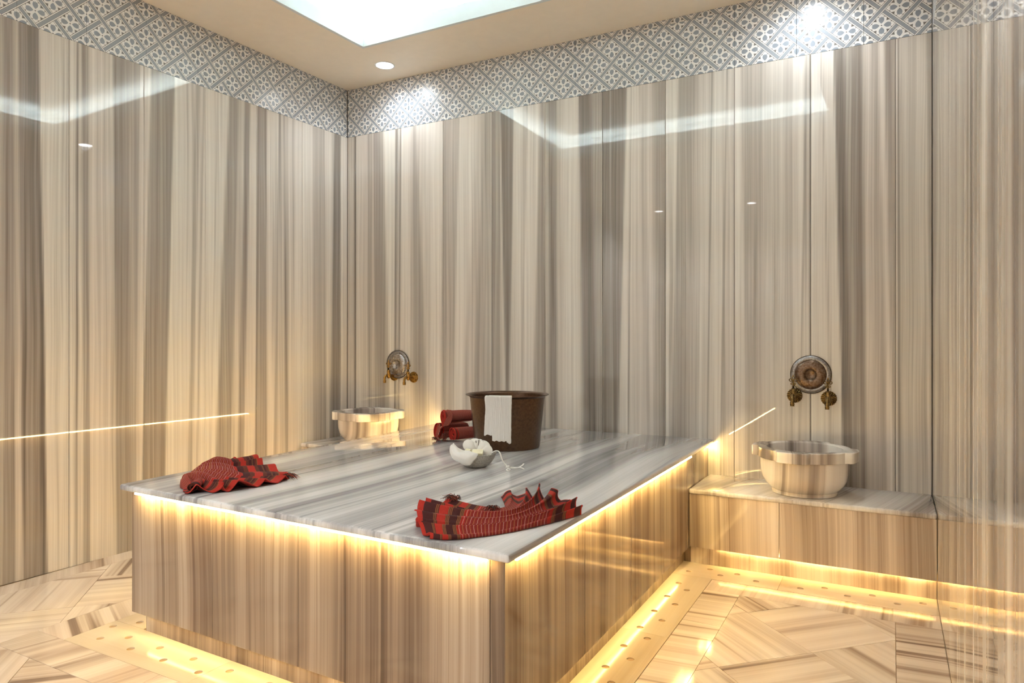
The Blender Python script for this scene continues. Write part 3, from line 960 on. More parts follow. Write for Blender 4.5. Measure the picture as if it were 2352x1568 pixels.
# ---------------------------------------------------------------- bucket
def bucket_mat():
    g = G('brown_copper')
    nz = g.noise(g.obj(), 90.0, 4.0, 0.6)
    big = g.noise(g.obj(), 9.0, 3.0)
    c = g.mix(g.step(nz, 0.3, 0.7), srgb(78, 60, 49), srgb(108, 84, 66))
    c = g.mix(g.mul(g.step(big, 0.4, 0.7), 0.5), c, srgb(108, 78, 50))
    g.bump(nz, 0.25, 0.001)
    return g.out(c, 0.30, 0.85)
M_BUCKET = bucket_mat()
BC = Vector((-1.544, 2.788, ZS))
bk = empty('metal_bucket', BC)
tag(bk, 'round dark brown metal bucket with flared rim standing on the platform', 'bucket')
bm = bmesh.new()
HB = 0.238
lathe(bm, [(0.140, 0.0), (0.1465, 0.001), (0.1485, 0.005), (0.160, HB * 0.5), (0.1715, HB - 0.006), (0.168, HB - 0.006), (0.1565, HB * 0.5), (0.1455, 0.012), (0.135, 0.006)], 96)
from_bm('body', bm, M_BUCKET, bk, smooth=True)
bm = bmesh.new()
rg = lathe(bm, [(0.1705, HB - 0.010), (0.178, HB - 0.0035), (0.188, HB - 0.0005), (0.1905, HB + 0.001), (0.189, HB + 0.0035), (0.178, HB + 0.002), (0.170, HB - 0.003), (0.1675, HB - 0.010)], 96, cap0=False, cap1=False)
loft_faces(bm, [rg[-1], rg[0]])
bmesh.ops.recalc_face_normals(bm, faces=bm.faces)
from_bm('rim', bm, M_BUCKET, bk, smooth=True)


def cloth_mat(name, col, wv=900.0, rough=0.85):
    g = G(name)
    u, v = g.uv()
    a = g.noise(g.xyz(g.mul(u, 900), g.mul(v, 40), 0), 1.0, 2.0)
    b = g.noise(g.xyz(g.mul(u, 260), g.mul(v, 9), 3), 1.0, 3.0)
    c = g.mix(g.step(b, 0.3, 0.7), tuple(x * 0.93 for x in col), col)
    g.bump(g.add(a, g.mul(b, 1.2)), 0.5, 0.0012)
    return g.out(c, rough)
M_GAUZE = cloth_mat('white_gauze', srgb(250, 247, 242))
M_SILK = cloth_mat('soft_white_fabric', srgb(252, 250, 244))


def grid_mesh(name, fn, nu, nv, mat, parent=None, thick=0.0, smooth=True, uvs=None, loc=None):
    vs, fs, uv = [], [], []
    for j in range(nv + 1):
        for i in range(nu + 1):
            vs.append(fn(i / nu, j / nv)); uv.append(uvs(i / nu, j / nv) if uvs else (i / nu, j / nv))
    for j in range(nv):
        for i in range(nu):
            a = j * (nu + 1) + i
            fs.append((a, a + 1, a + nu + 2, a + nu + 1))
    me = bpy.data.meshes.new(name)
    me.from_pydata([tuple(v) for v in vs], [], fs)
    l = me.uv_layers.new(name='UVMap')
    for p in me.polygons:
        for li in p.loop_indices: l.data[li].uv = uv[me.loops[li].vertex_index]
        p.use_smooth = smooth
    o = link(name, me, mat, parent, loc)
    if thick:
        m = o.modifiers.new('thickness', 'SOLIDIFY'); m.thickness = thick; m.offset = 0
    return o


# gauze cloth over the rim: two layers hanging down the outside
gz = empty('gauze_cloth', BC + Vector((0, 0, HB)))
tag(gz, 'white gauze cloth hanging folded over the front rim of the brown bucket', 'cloth')
def gauze_fn(a0, a1, drop, lift, seed, slantl, slantr):
    def fn(u, v):
        # v: 0 inside .. 1 bottom outside
        s = -0.055 + v * (0.055 + drop * (1 + 0.035 * noise.noise(Vector((u * 6, seed, 0))) + (0.03 if u > 0.75 else 0)))
        k = max(0, s) / drop
        ang = a0 + (a1 - a0) * u + (slantl * (1 - u) + slantr * u) * k
        ang += 0.006 * noise.noise(Vector((u * 3 + seed, s * 60, 1))) * (1 if u in (0, 1) else 0.6)
        if s < 0:
            r = 0.1655 + 0.0 - 0.0005; z = -0.004 + s
            if s > -0.012: r = 0.166 + (s + 0.012) * 0.3; z = -0.001 + s * 0.5 + 0.006
            if s <= -0.012: z = s + 0.004
        elif s < 0.030:
            q = s / 0.030; r = 0.170 + 0.0235 * q; z = 0.0065 * (1 - (2 * q - 1) ** 2) * 0.3 + 0.0055
        else:
            q = (s - 0.030) / (drop - 0.030)
            z = 0.003 - (s - 0.030)
            r = 0.1942 - 0.0135 * min(1, q * 3.0) - 0.018 * q
        wr_ = 0.0016 * math.sin(u * 34 + seed * 2) + 0.0014 * noise.noise(Vector((u * 9, v * 3, seed)))
        r += lift + abs(wr_) if s > -0.012 else -abs(wr_)
        z += lift * 0.6 if s > -0.012 else 0
        return Vector((r * math.cos(ang), r * math.sin(ang), z))
    return fn
aF = math.atan2(-BC.y, -BC.x)      # towards the camera
o = grid_mesh('under_layer', gauze_fn(aF - 0.50, aF - 0.12, 0.200, 0.0006, 1.3, -0.17, -0.05), 40, 60, M_GAUZE, gz, 0.0012)
o = grid_mesh('upper_layer', gauze_fn(aF - 0.43, aF + 0.10, 0.226, 0.0034, 4.1, 0.03, 0.0), 48, 70, M_GAUZE, gz, 0.0012)

# ---------------------------------------------------------------- stone bowl and what is in it
def stone_mat():
    g = G('grey_soapstone')
    a = g.noise(g.obj(), 160.0, 4.0, 0.7); b = g.noise(g.obj(), 420.0, 2.0)
    c = g.mix(g.step(a, 0.35, 0.65), srgb(138, 134, 126), srgb(186, 182, 174))
    c = g.mix(g.step(b, 0.62, 0.68), c, srgb(216, 212, 204))
    g.bump(a, 0.3, 0.0008)
    return g.out(c, 0.6)
BO = Vector((-1.408, 2.292, ZS))
bo = tag(empty('stone_bowl', BO), 'small speckled grey stone bowl on the platform in front of the bucket', 'bowl')
bm = bmesh.new()
lathe(bm, [(0.034, 0.0), (0.038, 0.0008), (0.050, 0.008), (0.063, 0.021), (0.073, 0.036), (0.079, 0.052), (0.0795, 0.054), (0.0775, 0.0545), (0.076, 0.052), (0.068, 0.034), (0.055, 0.018), (0.035, 0.009), (0.010, 0.007)], 72)
from_bm('shell', bm, stone_mat(), bo, smooth=True)
cr = Vector((0.878, 0.4785)); cf = Vector((-0.4785, 0.878))   # right and away in plan
def pl(r, f, z): return Vector((BO.x + cr.x * r + cf.x * f, BO.y + cr.y * r + cf.y * f, ZS + z))

def sheet(name, ctrl, mat, nu=20, nv=20, thick=0.0012, parent=None, wob=0.0015, seed=0.0, origin=None):
    """bicubic sheet through a 4x4 control net of world points"""
    def bz(p, t):
        return p[0] * (1 - t) ** 3 + p[1] * 3 * t * (1 - t) ** 2 + p[2] * 3 * t * t * (1 - t) + p[3] * t ** 3
    og = origin or Vector((0, 0, 0))
    def fn(u, v):
        q = [bz([Vector(c) for c in row], u) for row in ctrl]
        p = bz(q, v)
        n = noise.noise(Vector((u * 4 + seed, v * 4, seed)))
        return p + Vector((0, 0, n * wob)) - og
    return grid_mesh(name, fn, nu, nv, mat, parent, thick)

# white cloth draped over the left rim of the bowl
o = sheet('folded_cloth', [
    [pl(-0.092, -0.012, 0.086), pl(-0.086, -0.020, 0.094), pl(-0.078, -0.010, 0.090), pl(-0.070, 0.004, 0.066)],
    [pl(-0.108, -0.036, 0.068), pl(-0.092, -0.084, 0.072), pl(-0.066, -0.092, 0.072), pl(-0.045, -0.040, 0.070)],
    [pl(-0.090, -0.078, 0.038), pl(-0.068, -0.116, 0.040), pl(-0.038, -0.126, 0.050), pl(-0.016, -0.072, 0.072)],
    [pl(-0.044, -0.064, 0.018), pl(-0.016, -0.084, 0.010), pl(0.000, -0.084, 0.034), pl(0.014, -0.078, 0.060)]], M_SILK, 28, 28, 0.0014, seed=2.0, wob=0.006)
tag(o, 'soft white cloth draped over the left rim of the stone bowl', 'cloth')

def petal(base, tip, width, bulge, parent, origin, side=None, curl=0.35):
    base = Vector(base); tip = Vector(tip); ax = tip - base
    L = ax.length; ax.normalize()
    view = Vector((0.478, -0.878, 0.35)).normalized()
    sd = ax.cross(view).normalized() if side is None else Vector(side).normalized()
    nn = sd.cross(ax).normalized()
    if nn.dot(view) < 0: nn = -nn
    def fn(u, v):
        wv = width * (0.16 + 0.84 * min(1.0, v / 0.62) ** 0.9) * math.sqrt(max(0.0004, 1 - max(0.0, (v - 0.62) / 0.38) ** 2.2))
        x = (u - 0.5) * 2
        return base + ax * (L * v) + sd * (x * wv) + nn * (-bulge * (1 - x * x) * math.sin(PI * v) + curl * bulge * v * v * 2) - origin
    return grid_mesh('petal', fn, 16, 26, M_SILK, parent, 0.0007)
fw_o = pl(0.006, 0.004, 0.040)
flw = tag(empty('white_flower', fw_o), 'large white fabric flower with wide petals lying in the stone bowl', 'flower')
ctr = pl(0.004, -0.004, 0.052)
for tipc, wd, bl in ((pl(-0.042, -0.014, 0.099), 0.022, 0.012), (pl(-0.016, 0.022, 0.106), 0.028, 0.012), (pl(0.016, 0.036, 0.104), 0.020, 0.010),
                     (pl(0.048, 0.000, 0.092), 0.026, 0.016), (pl(0.062, -0.022, 0.070), 0.022, 0.012), (pl(-0.030, 0.020, 0.070), 0.02, 0.01)):
    petal(ctr, tipc, wd, -bl, flw, fw_o)
M_STAMEN = plain('dark_stamen', srgb(70, 62, 54), 0.6)
for k in range(8):
    a = -0.5 + k * 0.15
    bm = bmesh.new()
    p1 = pl(0.006, 0.002, 0.050) - fw_o; p2 = pl(0.010 + 0.040 * math.sin(a + 0.1), 0.004 + 0.004 * (k % 3), 0.050 + 0.052 * math.cos(a)) - fw_o
    tube(bm, [p1, (p1 + p2) / 2 + Vector((0, 0, 0.003)), p2], [0.0012, 0.0011, 0.0015], 6)
    from_bm('stamen', bm, M_STAMEN if k % 2 else M_SILK, flw, smooth=True)

M_SOAP = plain('cream_soap', srgb(240, 234, 200), 0.4)
def soap(c, rz, rx, size, label):
    bm = bmesh.new()
    bmesh.ops.create_cube(bm, size=1.0)
    for v in bm.verts: v.co = Vector((v.co.x * size[0], v.co.y * size[1], v.co.z * size[2]))
    bmesh.ops.bevel(bm, geom=bm.edges[:], offset=0.0022, segments=3, profile=0.5, affect='EDGES')
    top = [f for f in bm.faces if f.normal.z > 0.99 and f.calc_area() > size[0] * size[1] * 0.5]
    r = bmesh.ops.inset_region(bm, faces=top, thickness=0.004)
    for f in top:
        for v in f.verts: v.co.z -= 0.0012
    o = from_bm('soap_bar', bm, M_SOAP, None, smooth=True, loc=c)
    o.rotation_euler = (rx, 0, rz)
    return tag(o, label, 'soap')
soap(pl(0.008, -0.036, 0.060), math.radians(24), math.radians(32), (0.042, 0.026, 0.012), 'cream soap bar leaning at the front of the stone bowl')
soap(pl(-0.030, -0.030, 0.062), math.radians(-20), math.radians(40), (0.030, 0.022, 0.011), 'smaller cream soap piece left of the soap bar in the stone bowl')

# ribbon
rb = tag(empty('white_ribbon', pl(0.11, 0.02, 0.0)), 'thin white knotted ribbon trailing from the stone bowl onto the platform', 'ribbon')
def ribbon(name, pts, wd):
    pts = [Vector(p) for p in pts]
    # Catmull-Rom
    P_ = [pts[0] * 2 - pts[1]] + pts + [pts[-1] * 2 - pts[-2]]
    out = []
    for i in range(1, len(P_) - 2):
        for k in range(8):
            t = k / 8
            a, b, c, d = P_[i - 1], P_[i], P_[i + 1], P_[i + 2]
            out.append(0.5 * ((2 * b) + (c - a) * t + (2 * a - 5 * b + 4 * c - d) * t * t + (-a + 3 * b - 3 * c + d) * t ** 3))
    out.append(pts[-1])
    n = len(out) - 1
    def fn(u, v):
        i = min(n, int(round(v * n)))
        d = (out[min(n, i + 1)] - out[max(0, i - 1)]).normalized()
        s = d.cross(Vector((0.2, -0.35, 1)).normalized()).normalized()
        return out[i] + s * ((u - 0.5) * wd) - rb.location
    return grid_mesh(name, fn, 3, n, M_SILK, rb, 0.0009)
ribbon('strand', [pl(0.060, -0.02, 0.055), pl(0.078, -0.020, 0.064), pl(0.092, -0.022, 0.058), pl(0.104, -0.03, 0.028), pl(0.122, -0.035, 0.006), pl(0.124, -0.055, 0.002)], 0.0055)
ribbon('strand', [pl(0.124, -0.050, 0.005), pl(0.140, -0.032, 0.003), pl(0.162, -0.030, 0.002), pl(0.178, -0.002, 0.004), pl(0.186, 0.03, 0.006)], 0.0055)
ribbon('strand', [pl(0.124, -0.052, 0.004), pl(0.145, -0.045, 0.002), pl(0.170, -0.036, 0.003), pl(0.186, -0.070, 0.003)], 0.005)
bm = bmesh.new()
pts = []
for i in range(30):
    a = 2 * PI * i / 12
    pts.append(pl(0.124 + 0.006 * math.cos(a), -0.052 + 0.006 * math.sin(a * 1.5), 0.007 + 0.004 * math.sin(a)) - rb.location)
tube(bm, pts, 0.0022, 6)
from_bm('knot', bm, M_SILK, rb, smooth=True)
bm = bmesh.new()
pts = [pl(0.126 + 0.0075 * math.cos(2 * PI * i / 14), -0.078 + 0.016 * math.sin(2 * PI * i / 14), 0.0022) - rb.location for i in range(15)]
tube(bm, pts, 0.0018, 6)
from_bm('loop_end', bm, M_SILK, rb, smooth=True)

# ---------------------------------------------------------------- red striped towels
def towel_mat(name, stops, line_lo, line_hi, dens, mirror=True):
    """u runs along the cloth (bands lie across it)"""
    g = G(name)
    u, v = g.uv()
    un = g.add(u, g.mul(g.sub(g.noise(g.xyz(g.mul(u, 5), g.mul(v, 5), 0), 1.0, 1.0), 0.5), 0.006))
    c = g.ramp(un, stops, 'CONSTANT')
    # thin pale lines in the middle field
    ph = g.M('FRACT', g.mul(un, dens))
    ln = g.M('LESS_THAN', ph, 0.13)
    inside = g.mul(g.M('GREATER_THAN', un, line_lo), g.M('LESS_THAN', un, line_hi))
    alt = g.M('MODULO', g.M('FLOOR', g.mul(un, dens)), 2.0)
    lc = g.mix(alt, srgb(206, 176, 164), srgb(186, 136, 84))
    c = g.mix(g.mul(g.mul(ln, inside), 0.85), c, lc)
    dk = g.M('LESS_THAN', g.M('ABSOLUTE', g.sub(ph, 0.6)), 0.13)
    c = g.mix(g.mul(g.mul(dk, inside), 0.45), c, srgb(110, 34, 30))
    # ochre pinstripes near the end bands
    g2 = g.M('LESS_THAN', g.M('FRACT', g.mul(un, dens * 2.6)), 0.22)
    ends = g.M('MAXIMUM', g.mul(g.M('GREATER_THAN', un, 0.088), g.M('LESS_THAN', un, 0.108)), g.mul(g.M('GREATER_THAN', un, 0.155), g.M('LESS_THAN', un, 0.178)))
    ends = g.M('MAXIMUM', ends, g.mul(g.M('GREATER_THAN', un, 0.222), g.M('LESS_THAN', un, 0.246)))
    ends = g.M('MAXIMUM', ends, g.mul(g.M('GREATER_THAN', un, 0.822), g.M('LESS_THAN', un, 0.845)))
    ends = g.M('MAXIMUM', ends, g.mul(g.M('GREATER_THAN', un, 0.89), g.M('LESS_THAN', un, 0.91)))
    c = g.mix(g.mul(g.mul(g2, ends), 0.8), c, srgb(190, 140, 80))
    wv = g.noise(g.xyz(g.mul(u, 420), g.mul(v, 160), 0), 1.0, 2.0)
    c = g.mix(g.step(wv, 0.35, 0.7), g.mix(1.0, c, (0.80, 0.78, 0.78), 'MULTIPLY'), c)
    g.bump(wv, 0.35, 0.0012)
    return g.out(c, 0.9)
RED, MID, MAR, BRN = srgb(186, 44, 28), srgb(154, 44, 34), srgb(76, 28, 26), srgb(104, 48, 32)
STOPS = [(0.0, RED), (0.03, MAR), (0.088, BRN), (0.108, RED), (0.155, BRN), (0.178, MAR), (0.222, BRN), (0.246, RED), (0.27, MID), (0.80, RED), (0.822, BRN), (0.845, MAR), (0.89, BRN), (0.91, RED), (0.955, MAR), (0.99, RED)]
M_TOWEL = towel_mat('red_striped_towel', STOPS, 0.25, 0.80, 46.0)
STOPS_B = [(0.0, MID), (0.50, RED), (0.54, MAR), (0.61, BRN), (0.66, RED), (0.74, BRN), (0.78, MAR), (0.86, BRN), (0.90, RED), (0.97, RED)]
M_TOWEL_B = towel_mat('red_striped_towel_fan', STOPS_B, -0.5, 0.52, 40.0)
M_FRINGE = plain('dark_fringe', srgb(64, 46, 36), 0.9)
M_FRINGE2 = plain('red_fringe', srgb(140, 60, 44), 0.9)


def poly_interp(pts, t):
    n = len(pts) - 1
    x = max(0, min(n - 1e-6, t * n)); i = int(x); k = x - i
    p0 = Vector(pts[max(0, i - 1)]); p1 = Vector(pts[i]); p2 = Vector(pts[i + 1]); p3 = Vector(pts[min(n, i + 2)])
    return 0.5 * ((2 * p1) + (p2 - p0) * k + (2 * p0 - 5 * p1 + 4 * p2 - p3) * k * k + (-p0 + 3 * p1 - 3 * p2 + p3) * k ** 3)


def fringe(parent, at, dirs, n, ln, seed):
    rr = random.Random(seed)
    for mat, nm in ((M_FRINGE, 0), (M_FRINGE2, 1)):
        bm = bmesh.new()
        for k in range(n * 2):
            a = Vector(at) + Vector((rr.uniform(-1, 1) * 0.012, rr.uniform(-1, 1) * 0.012, rr.uniform(0, 1) * 0.006))
            d = Vector(dirs).normalized() + Vector((rr.uniform(-.5, .5), rr.uniform(-.5, .5), rr.uniform(-.1, .25)))
            L = ln * rr.uniform(0.6, 1.1)
            m = a + d * L * 0.5 + Vector((0, 0, 0.004)); e = a + d * L
            e.z = max(ZS + 0.0015, e.z - 0.008)
            m.z = max(ZS + 0.002, m.z); a.z = max(ZS + 0.002, a.z)
            tube(bm, [a - parent.location, m - parent.location, e - parent.location], [0.0008, 0.0008, 0.0005], 5)
        from_bm('fringe', bm, mat, parent, smooth=True)


# towel A : bow-shaped pleats at the front corner
ta = tag(empty('striped_towel', (-0.98, 1.62, ZS)), 'red striped towel gathered in pleats near the front right corner of the platform', 'towel', 'crumpled striped towels')
LA = [(-1.000, 1.408), (-1.055, 1.432), (-1.085, 1.475), (-1.120, 1.520), (-1.165, 1.585), (-1.180, 1.640), (-1.165, 1.690), (-1.13, 1.740)]
MA = [(-0.868, 1.520), (-0.876, 1.545), (-0.885, 1.570), (-0.894, 1.592), (-0.908, 1.618), (-0.924, 1.645), (-0.945, 1.680), (-0.978, 1.722)]
RA = [(-0.762, 1.800), (-0.790, 1.840), (-0.825, 1.880), (-0.870, 1.890), (-0.915, 1.880), (-0.960, 1.880), (-1.010, 1.895), (-1.060, 1.880)]
def pleat(t, N, seed):
    tt = t + 0.016 * math.sin(t * 19 + seed) + 0.01 * math.sin(t * 41 + seed * 2)
    return 2 * PI * N * tt
def towelA(u, v):
    s, t = u, v
    a = poly_interp(LA, t); m = poly_interp(MA, t); b = poly_interp(RA, t)
    c = m * 2 - (a + b) / 2
    p = a * (1 - s) ** 2 + c * 2 * s * (1 - s) + b * s * s
    e = abs(2 * s - 1)
    N = 6.5
    ph = pleat(t, N, 0.7) + 0.5 * math.sin(s * 4.0 + t * 3)
    rdg = (0.5 + 0.5 * math.cos(ph)) ** 0.62
    # ridge heights vary from fold to fold
    var = 0.75 + 0.45 * math.sin(t * 11.3 + 1.1) * (0.4 + 0.6 * s)
    amp = (0.015 + 0.018 * e ** 1.4 * ((1.1 + 0.7 * t) if s > 0.5 else 0.9)) * var
    dome = 0.008 * math.sin(PI * t) ** 0.6 * (1.3 - 0.5 * e)
    tdir = (poly_interp(RA, min(1, t + .03)) - poly_interp(RA, max(0, t - .03))) * s + (poly_interp(LA, min(1, t + .03)) - poly_interp(LA, max(0, t - .03))) * (1 - s)
    if tdir.length > 1e-6: tdir.normalize()
    p = p + tdir * (-0.006 * math.sin(ph) * (0.4 + 0.6 * e))
    z = 0.003 + amp * rdg + dome
    edge = min(t, 1 - t) / 0.035
    if edge < 1: z = 0.002 + (z - 0.002) * max(0.0, edge) ** 0.5
    z += 0.003 * noise.noise(Vector((s * 5, t * 9, 2)))
    p = p + Vector((noise.noise(Vector((s * 3, t * 14, 5))), noise.noise(Vector((s * 3, t * 14, 9))))) * 0.012 * e
    z = max(z, 0.0018)
    # the front left corner slips over the rounded slab edge
    yedge = 1.437 + (p.x + 2.302) / 1.537 * -0.047 + 0.004
    if p.y < yedge + 0.006: z -= min(0.02, (yedge + 0.006 - p.y) * 1.0)
    z += (0.0)
    p.y = max(p.y, yedge - 0.008)
    return Vector((p.x - ta.location.x, p.y - ta.location.y, z))
grid_mesh('cloth', towelA, 150, 210, M_TOWEL, ta, 0.0026, uvs=lambda a, b: (a, b * 0.6))
fringe(ta, (-1.115, 1.705, ZS + 0.022), (-0.9, 0.3, 0.1), 16, 0.035, 3)
fringe(ta, (-0.975, 1.690, ZS + 0.016), (-0.1, -0.6, 0.1), 9, 0.028, 5)

# towel B : fan of pleats at the left corner
tb = tag(empty('striped_towel', (-2.03, 1.64, ZS)), 'red striped towel fanned out at the left corner of the platform', 'towel', 'crumpled striped towels')
MB_ = [(-2.255, 1.760), (-2.235, 1.715), (-2.215, 1.675), (-2.190, 1.640), (-2.165, 1.610), (-2.140, 1.580), (-2.115, 1.555), (-2.095, 1.530), (-2.080, 1.510)]
RB_ = [(-2.300, 1.900), (-2.200, 1.930), (-2.100, 1.880), (-1.960, 1.830), (-1.850, 1.765), (-1.835, 1.660), (-1.850, 1.570), (-1.880, 1.500), (-1.965, 1.445)]
def towelB(u, v):
    s, t = u, v
    a = poly_interp(MB_, t); b = poly_interp(RB_, t)
    out = Vector((-0.018, -0.014)) * math.sin(PI * min(1, t * 1.05)) ** 0.8
    p = a + (b - a) * s + out * (1 - s) ** 2
    N = 9.5
    ph = pleat(t, N, 2.1) + 0.7 * math.sin(s * 3.5 + t * 2)
    rdg = (0.5 + 0.5 * math.cos(ph)) ** 0.75
    var = 0.85 + 0.35 * math.sin(t * 9.1 + 0.4)
    amp = (0.008 + 0.019 * s ** 0.8) * var
    dome = 0.028 * math.sin(PI * min(1, s * 1.6 + 0.12)) * (1 - 0.3 * s) if s < 0.55 else 0.028 * math.sin(PI * (1.0)) + 0.028 * max(0, math.sin(PI * min(1, s * 1.6 + 0.12))) * 0.8
    start = min(1.0, s / 0.10) ** 0.5
    td = (poly_interp(RB_, min(1, t + .03)) - poly_interp(RB_, max(0, t - .03))).normalized()
    p = p + td * (-0.007 * math.sin(ph) * (0.3 + 0.7 * s))
    z = 0.003 + (amp * rdg + dome) * start
    edge = min(t, 1 - t) / 0.03
    if edge < 1: z = 0.002 + (z - 0.002) * max(0.0, edge) ** 0.5
    z += 0.003 * noise.noise(Vector((s * 5, t * 9, 8)))
    p = p + Vector((noise.noise(Vector((s * 3, t * 14, 3))), noise.noise(Vector((s * 3, t * 14, 6))))) * 0.012 * s
    p.x = max(p.x, -2.305); p.y = max(p.y, 1.446)
    return Vector((p.x - tb.location.x, p.y - tb.location.y, max(z, 0.0018)))
grid_mesh('cloth', towelB, 130, 210, M_TOWEL_B, tb, 0.0026, uvs=lambda a, b: (a, b * 0.6))
# rolled end at the front
def roll_pts(R, turns, r0=0.006, n=90, sq=1.0, tw=0.0):
    out = []
    for i in range(n + 1):
        k = i / n; a = tw + turns * 2 * PI * k
        r = r0 + (R - r0) * k
        out.append((r * math.cos(a), r * math.sin(a) * sq))
    return out
def roll(name, c, axis, length, R, turns, parent, mat, sq=1.0, tw=0.0, taper=0.12, seed=0.0, thick=0.0032, nv=30, vscale=1.0, uoff=0.3):
    axis = Vector(axis).normalized(); up = Vector((0, 0, 1)); sd = axis.cross(up).normalized(); up = sd.cross(axis)
    pts = roll_pts(R, turns, sq=sq, tw=tw)
    og = parent.location
    def fn(u, v):
        i = u * (len(pts) - 1); i0 = int(min(len(pts) - 2, i)); k = i - i0
        x = pts[i0][0] * (1 - k) + pts[i0 + 1][0] * k; y = pts[i0][1] * (1 - k) + pts[i0 + 1][1] * k
        sc = 1 - taper * v ** 1.5
        if v > 0.86: sc *= 1 - 0.18 * ((v - 0.86) / 0.14) ** 2
        nz = 1 + 0.05 * noise.noise(Vector((x * 40, y * 40, v * 2.2 + seed)))
        ed = 0.006 * noise.noise(Vector((u * 6, seed, 1))) * (1 - v) + 0.004 * (1 - u) * (1 - v)
        return Vector(c) + axis * (length * v + ed) + sd * (x * sc * nz) + up * (y * sc * nz) - og
    return grid_mesh(name, fn, 90, nv, mat, parent, thick, uvs=lambda a, b: (uoff + b * 0.4 * vscale, a * 0.6))
roll('rolled_end', (-1.955, 1.462, ZS + 0.019), (-0.62, 0.78, 0.0), 0.10, 0.0175, 2.6, tb, M_TOWEL_B, sq=0.8, tw=1.0, seed=4, taper=0.0, thick=0.0022, uoff=0.62, vscale=-0.7)
fringe(tb, (-1.862, 1.762, ZS + 0.010), (0.8, 0.35, 0.0), 14, 0.032, 8)

# ---------------------------------------------------------------- rolled towels beside the bucket
M_ROLL = towel_mat('red_rolled_towel', [(0.0, RED), (0.31, BRN), (0.325, RED), (0.345, srgb(148, 54, 42))], 0.34, 1.5, 130.0)
AX = Vector((0.456, 0.890, 0.0))
def rolled(c, R, sq, tw, seed, label, ln=0.17, rot=0.0):
    t = tag(empty('rolled_towel', (c[0], c[1], c[2] - R * sq)), label, 'towel', 'rolled towels beside the bucket')
    a = Vector((AX.x * math.cos(rot) - AX.y * math.sin(rot), AX.x * math.sin(rot) + AX.y * math.cos(rot), 0))
    roll('cloth', c, a, ln, R, 3.6, t, M_ROLL, sq=sq, tw=tw, seed=seed, taper=0.14, thick=0.0034)
    return t
r3 = (-1.852, 2.800)
r1 = (-1.962, 2.830)
q3 = rolled((r3[0], r3[1], ZS + 0.0345), 0.0335, 0.98, 0.4, 1.0, 'rolled red towel lying against the bucket, lower right of three')
q1 = rolled((r1[0], r1[1], ZS + 0.0425), 0.0350, 1.18, 2.4, 5.0, 'rolled red towel, lower left of three and farthest from the bucket')
q2 = rolled((r1[0] + 0.042, r1[1] - 0.012, ZS + 0.1120), 0.0310, 1.05, 1.5, 9.0, 'rolled red towel lying on top of the two others')
def P3(a, f, z): return Vector((r1[0] + 0.898 * a + AX.x * f, r1[1] - 0.456 * a * 1.0 + AX.y * f, ZS + z))
sheet('loose_end', [
    [P3(0.036, 0.012, 0.143), P3(0.040, 0.024, 0.144), P3(0.044, 0.036, 0.144), P3(0.048, 0.050, 0.143)],
    [P3(0.062, 0.006, 0.140), P3(0.068, 0.022, 0.141), P3(0.074, 0.036, 0.141), P3(0.080, 0.050, 0.138)],
    [P3(0.070, 0.000, 0.100), P3(0.074, 0.006, 0.100), P3(0.078, 0.026, 0.100), P3(0.086, 0.044, 0.098)],
    [P3(0.050, -0.006, 0.052), P3(0.054, -0.010, 0.058), P3(0.066, 0.002, 0.072), P3(0.080, 0.020, 0.074)]], M_ROLL, 16, 20, 0.0026, parent=q2, wob=0.004, seed=3, origin=q2.location)
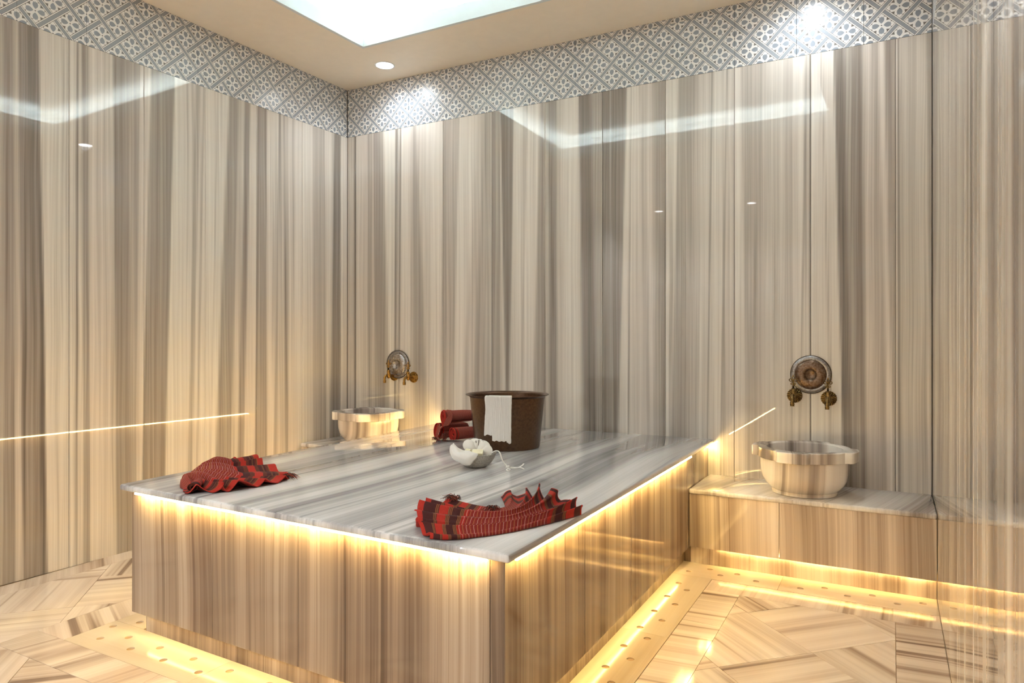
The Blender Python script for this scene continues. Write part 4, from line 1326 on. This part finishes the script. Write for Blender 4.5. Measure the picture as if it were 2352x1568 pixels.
sheet('loose_end', [
    [P3(0.020, -0.006, 0.075), P3(0.030, -0.010, 0.078), P3(0.042, -0.008, 0.074), P3(0.056, -0.004, 0.070)],
    [P3(0.024, -0.026, 0.052), P3(0.034, -0.012, 0.050), P3(0.046, -0.028, 0.050), P3(0.054, -0.012, 0.048)],
    [P3(0.026, -0.012, 0.026), P3(0.036, -0.034, 0.028), P3(0.044, -0.014, 0.026), P3(0.056, -0.030, 0.026)],
    [P3(0.022, -0.026, 0.003), P3(0.034, -0.022, 0.003), P3(0.048, -0.030, 0.003), P3(0.060, -0.024, 0.003)]], M_ROLL, 20, 20, 0.0026, parent=q1, wob=0.010, seed=6, origin=q1.location)
for q, at, dr, sd_ in ((q1, (-1.955, 2.80, ZS + 0.006), (0.6, -0.5, 0), 11), (q1, (-1.905, 2.805, ZS + 0.03), (0.2, -0.3, -0.2), 12), (q3, (-1.885, 2.80, ZS + 0.02), (-0.2, -0.4, -0.3), 13)):
    fringe(q, at, dr, 10, 0.03, sd_)

# ---------------------------------------------------------------- downlights
def downlight(x, y, label, pw=1.0):
    t = tag(empty('downlight', (x, y, ZC)), label, 'lamp')
    bm = bmesh.new()
    rg = lathe(bm, [(0.050, 0.0), (0.060, -0.0005), (0.0605, -0.003), (0.057, -0.004), (0.051, -0.003), (0.049, 0.0)], 48, cap0=False, cap1=False)
    from_bm('trim_ring', bm, M_TRIM, t, smooth=True)
    bm = bmesh.new()
    lathe(bm, [(0.0005, -0.0026), (0.050, -0.0026), (0.050, -0.0008), (0.0005, -0.0008)], 40)
    bmesh.ops.recalc_face_normals(bm, faces=bm.faces)
    from_bm('lens', bm, M_LAMP, t)
    ld = bpy.data.lights.new('downlight_beam', 'SPOT')
    ld.energy = L_SPOT * pw; ld.color = (0.86, 0.94, 1.0); ld.spot_size = math.radians(158); ld.spot_blend = 0.8; ld.shadow_soft_size = 0.035
    lo = bpy.data.objects.new('downlight_beam', ld); COL.objects.link(lo)
    lo.parent = t; lo.location = (0, 0, -0.012)
downlight(-2.636, 3.262, 'round recessed ceiling downlight shining near the far corner')
downlight(-0.33, 3.262, 'round recessed ceiling downlight above the right basin, washing the patterned tiles')
downlight(-2.62, -1.7, 'recessed downlight by the left wall, in the ceiling outside the view', 17.0)
downlight(-1.48, -1.7, 'added unseen ceiling downlight midway between the side walls, put in to brighten the room', 17.0)  # extra lamp behind the camera, added as fill; no such fixture is known
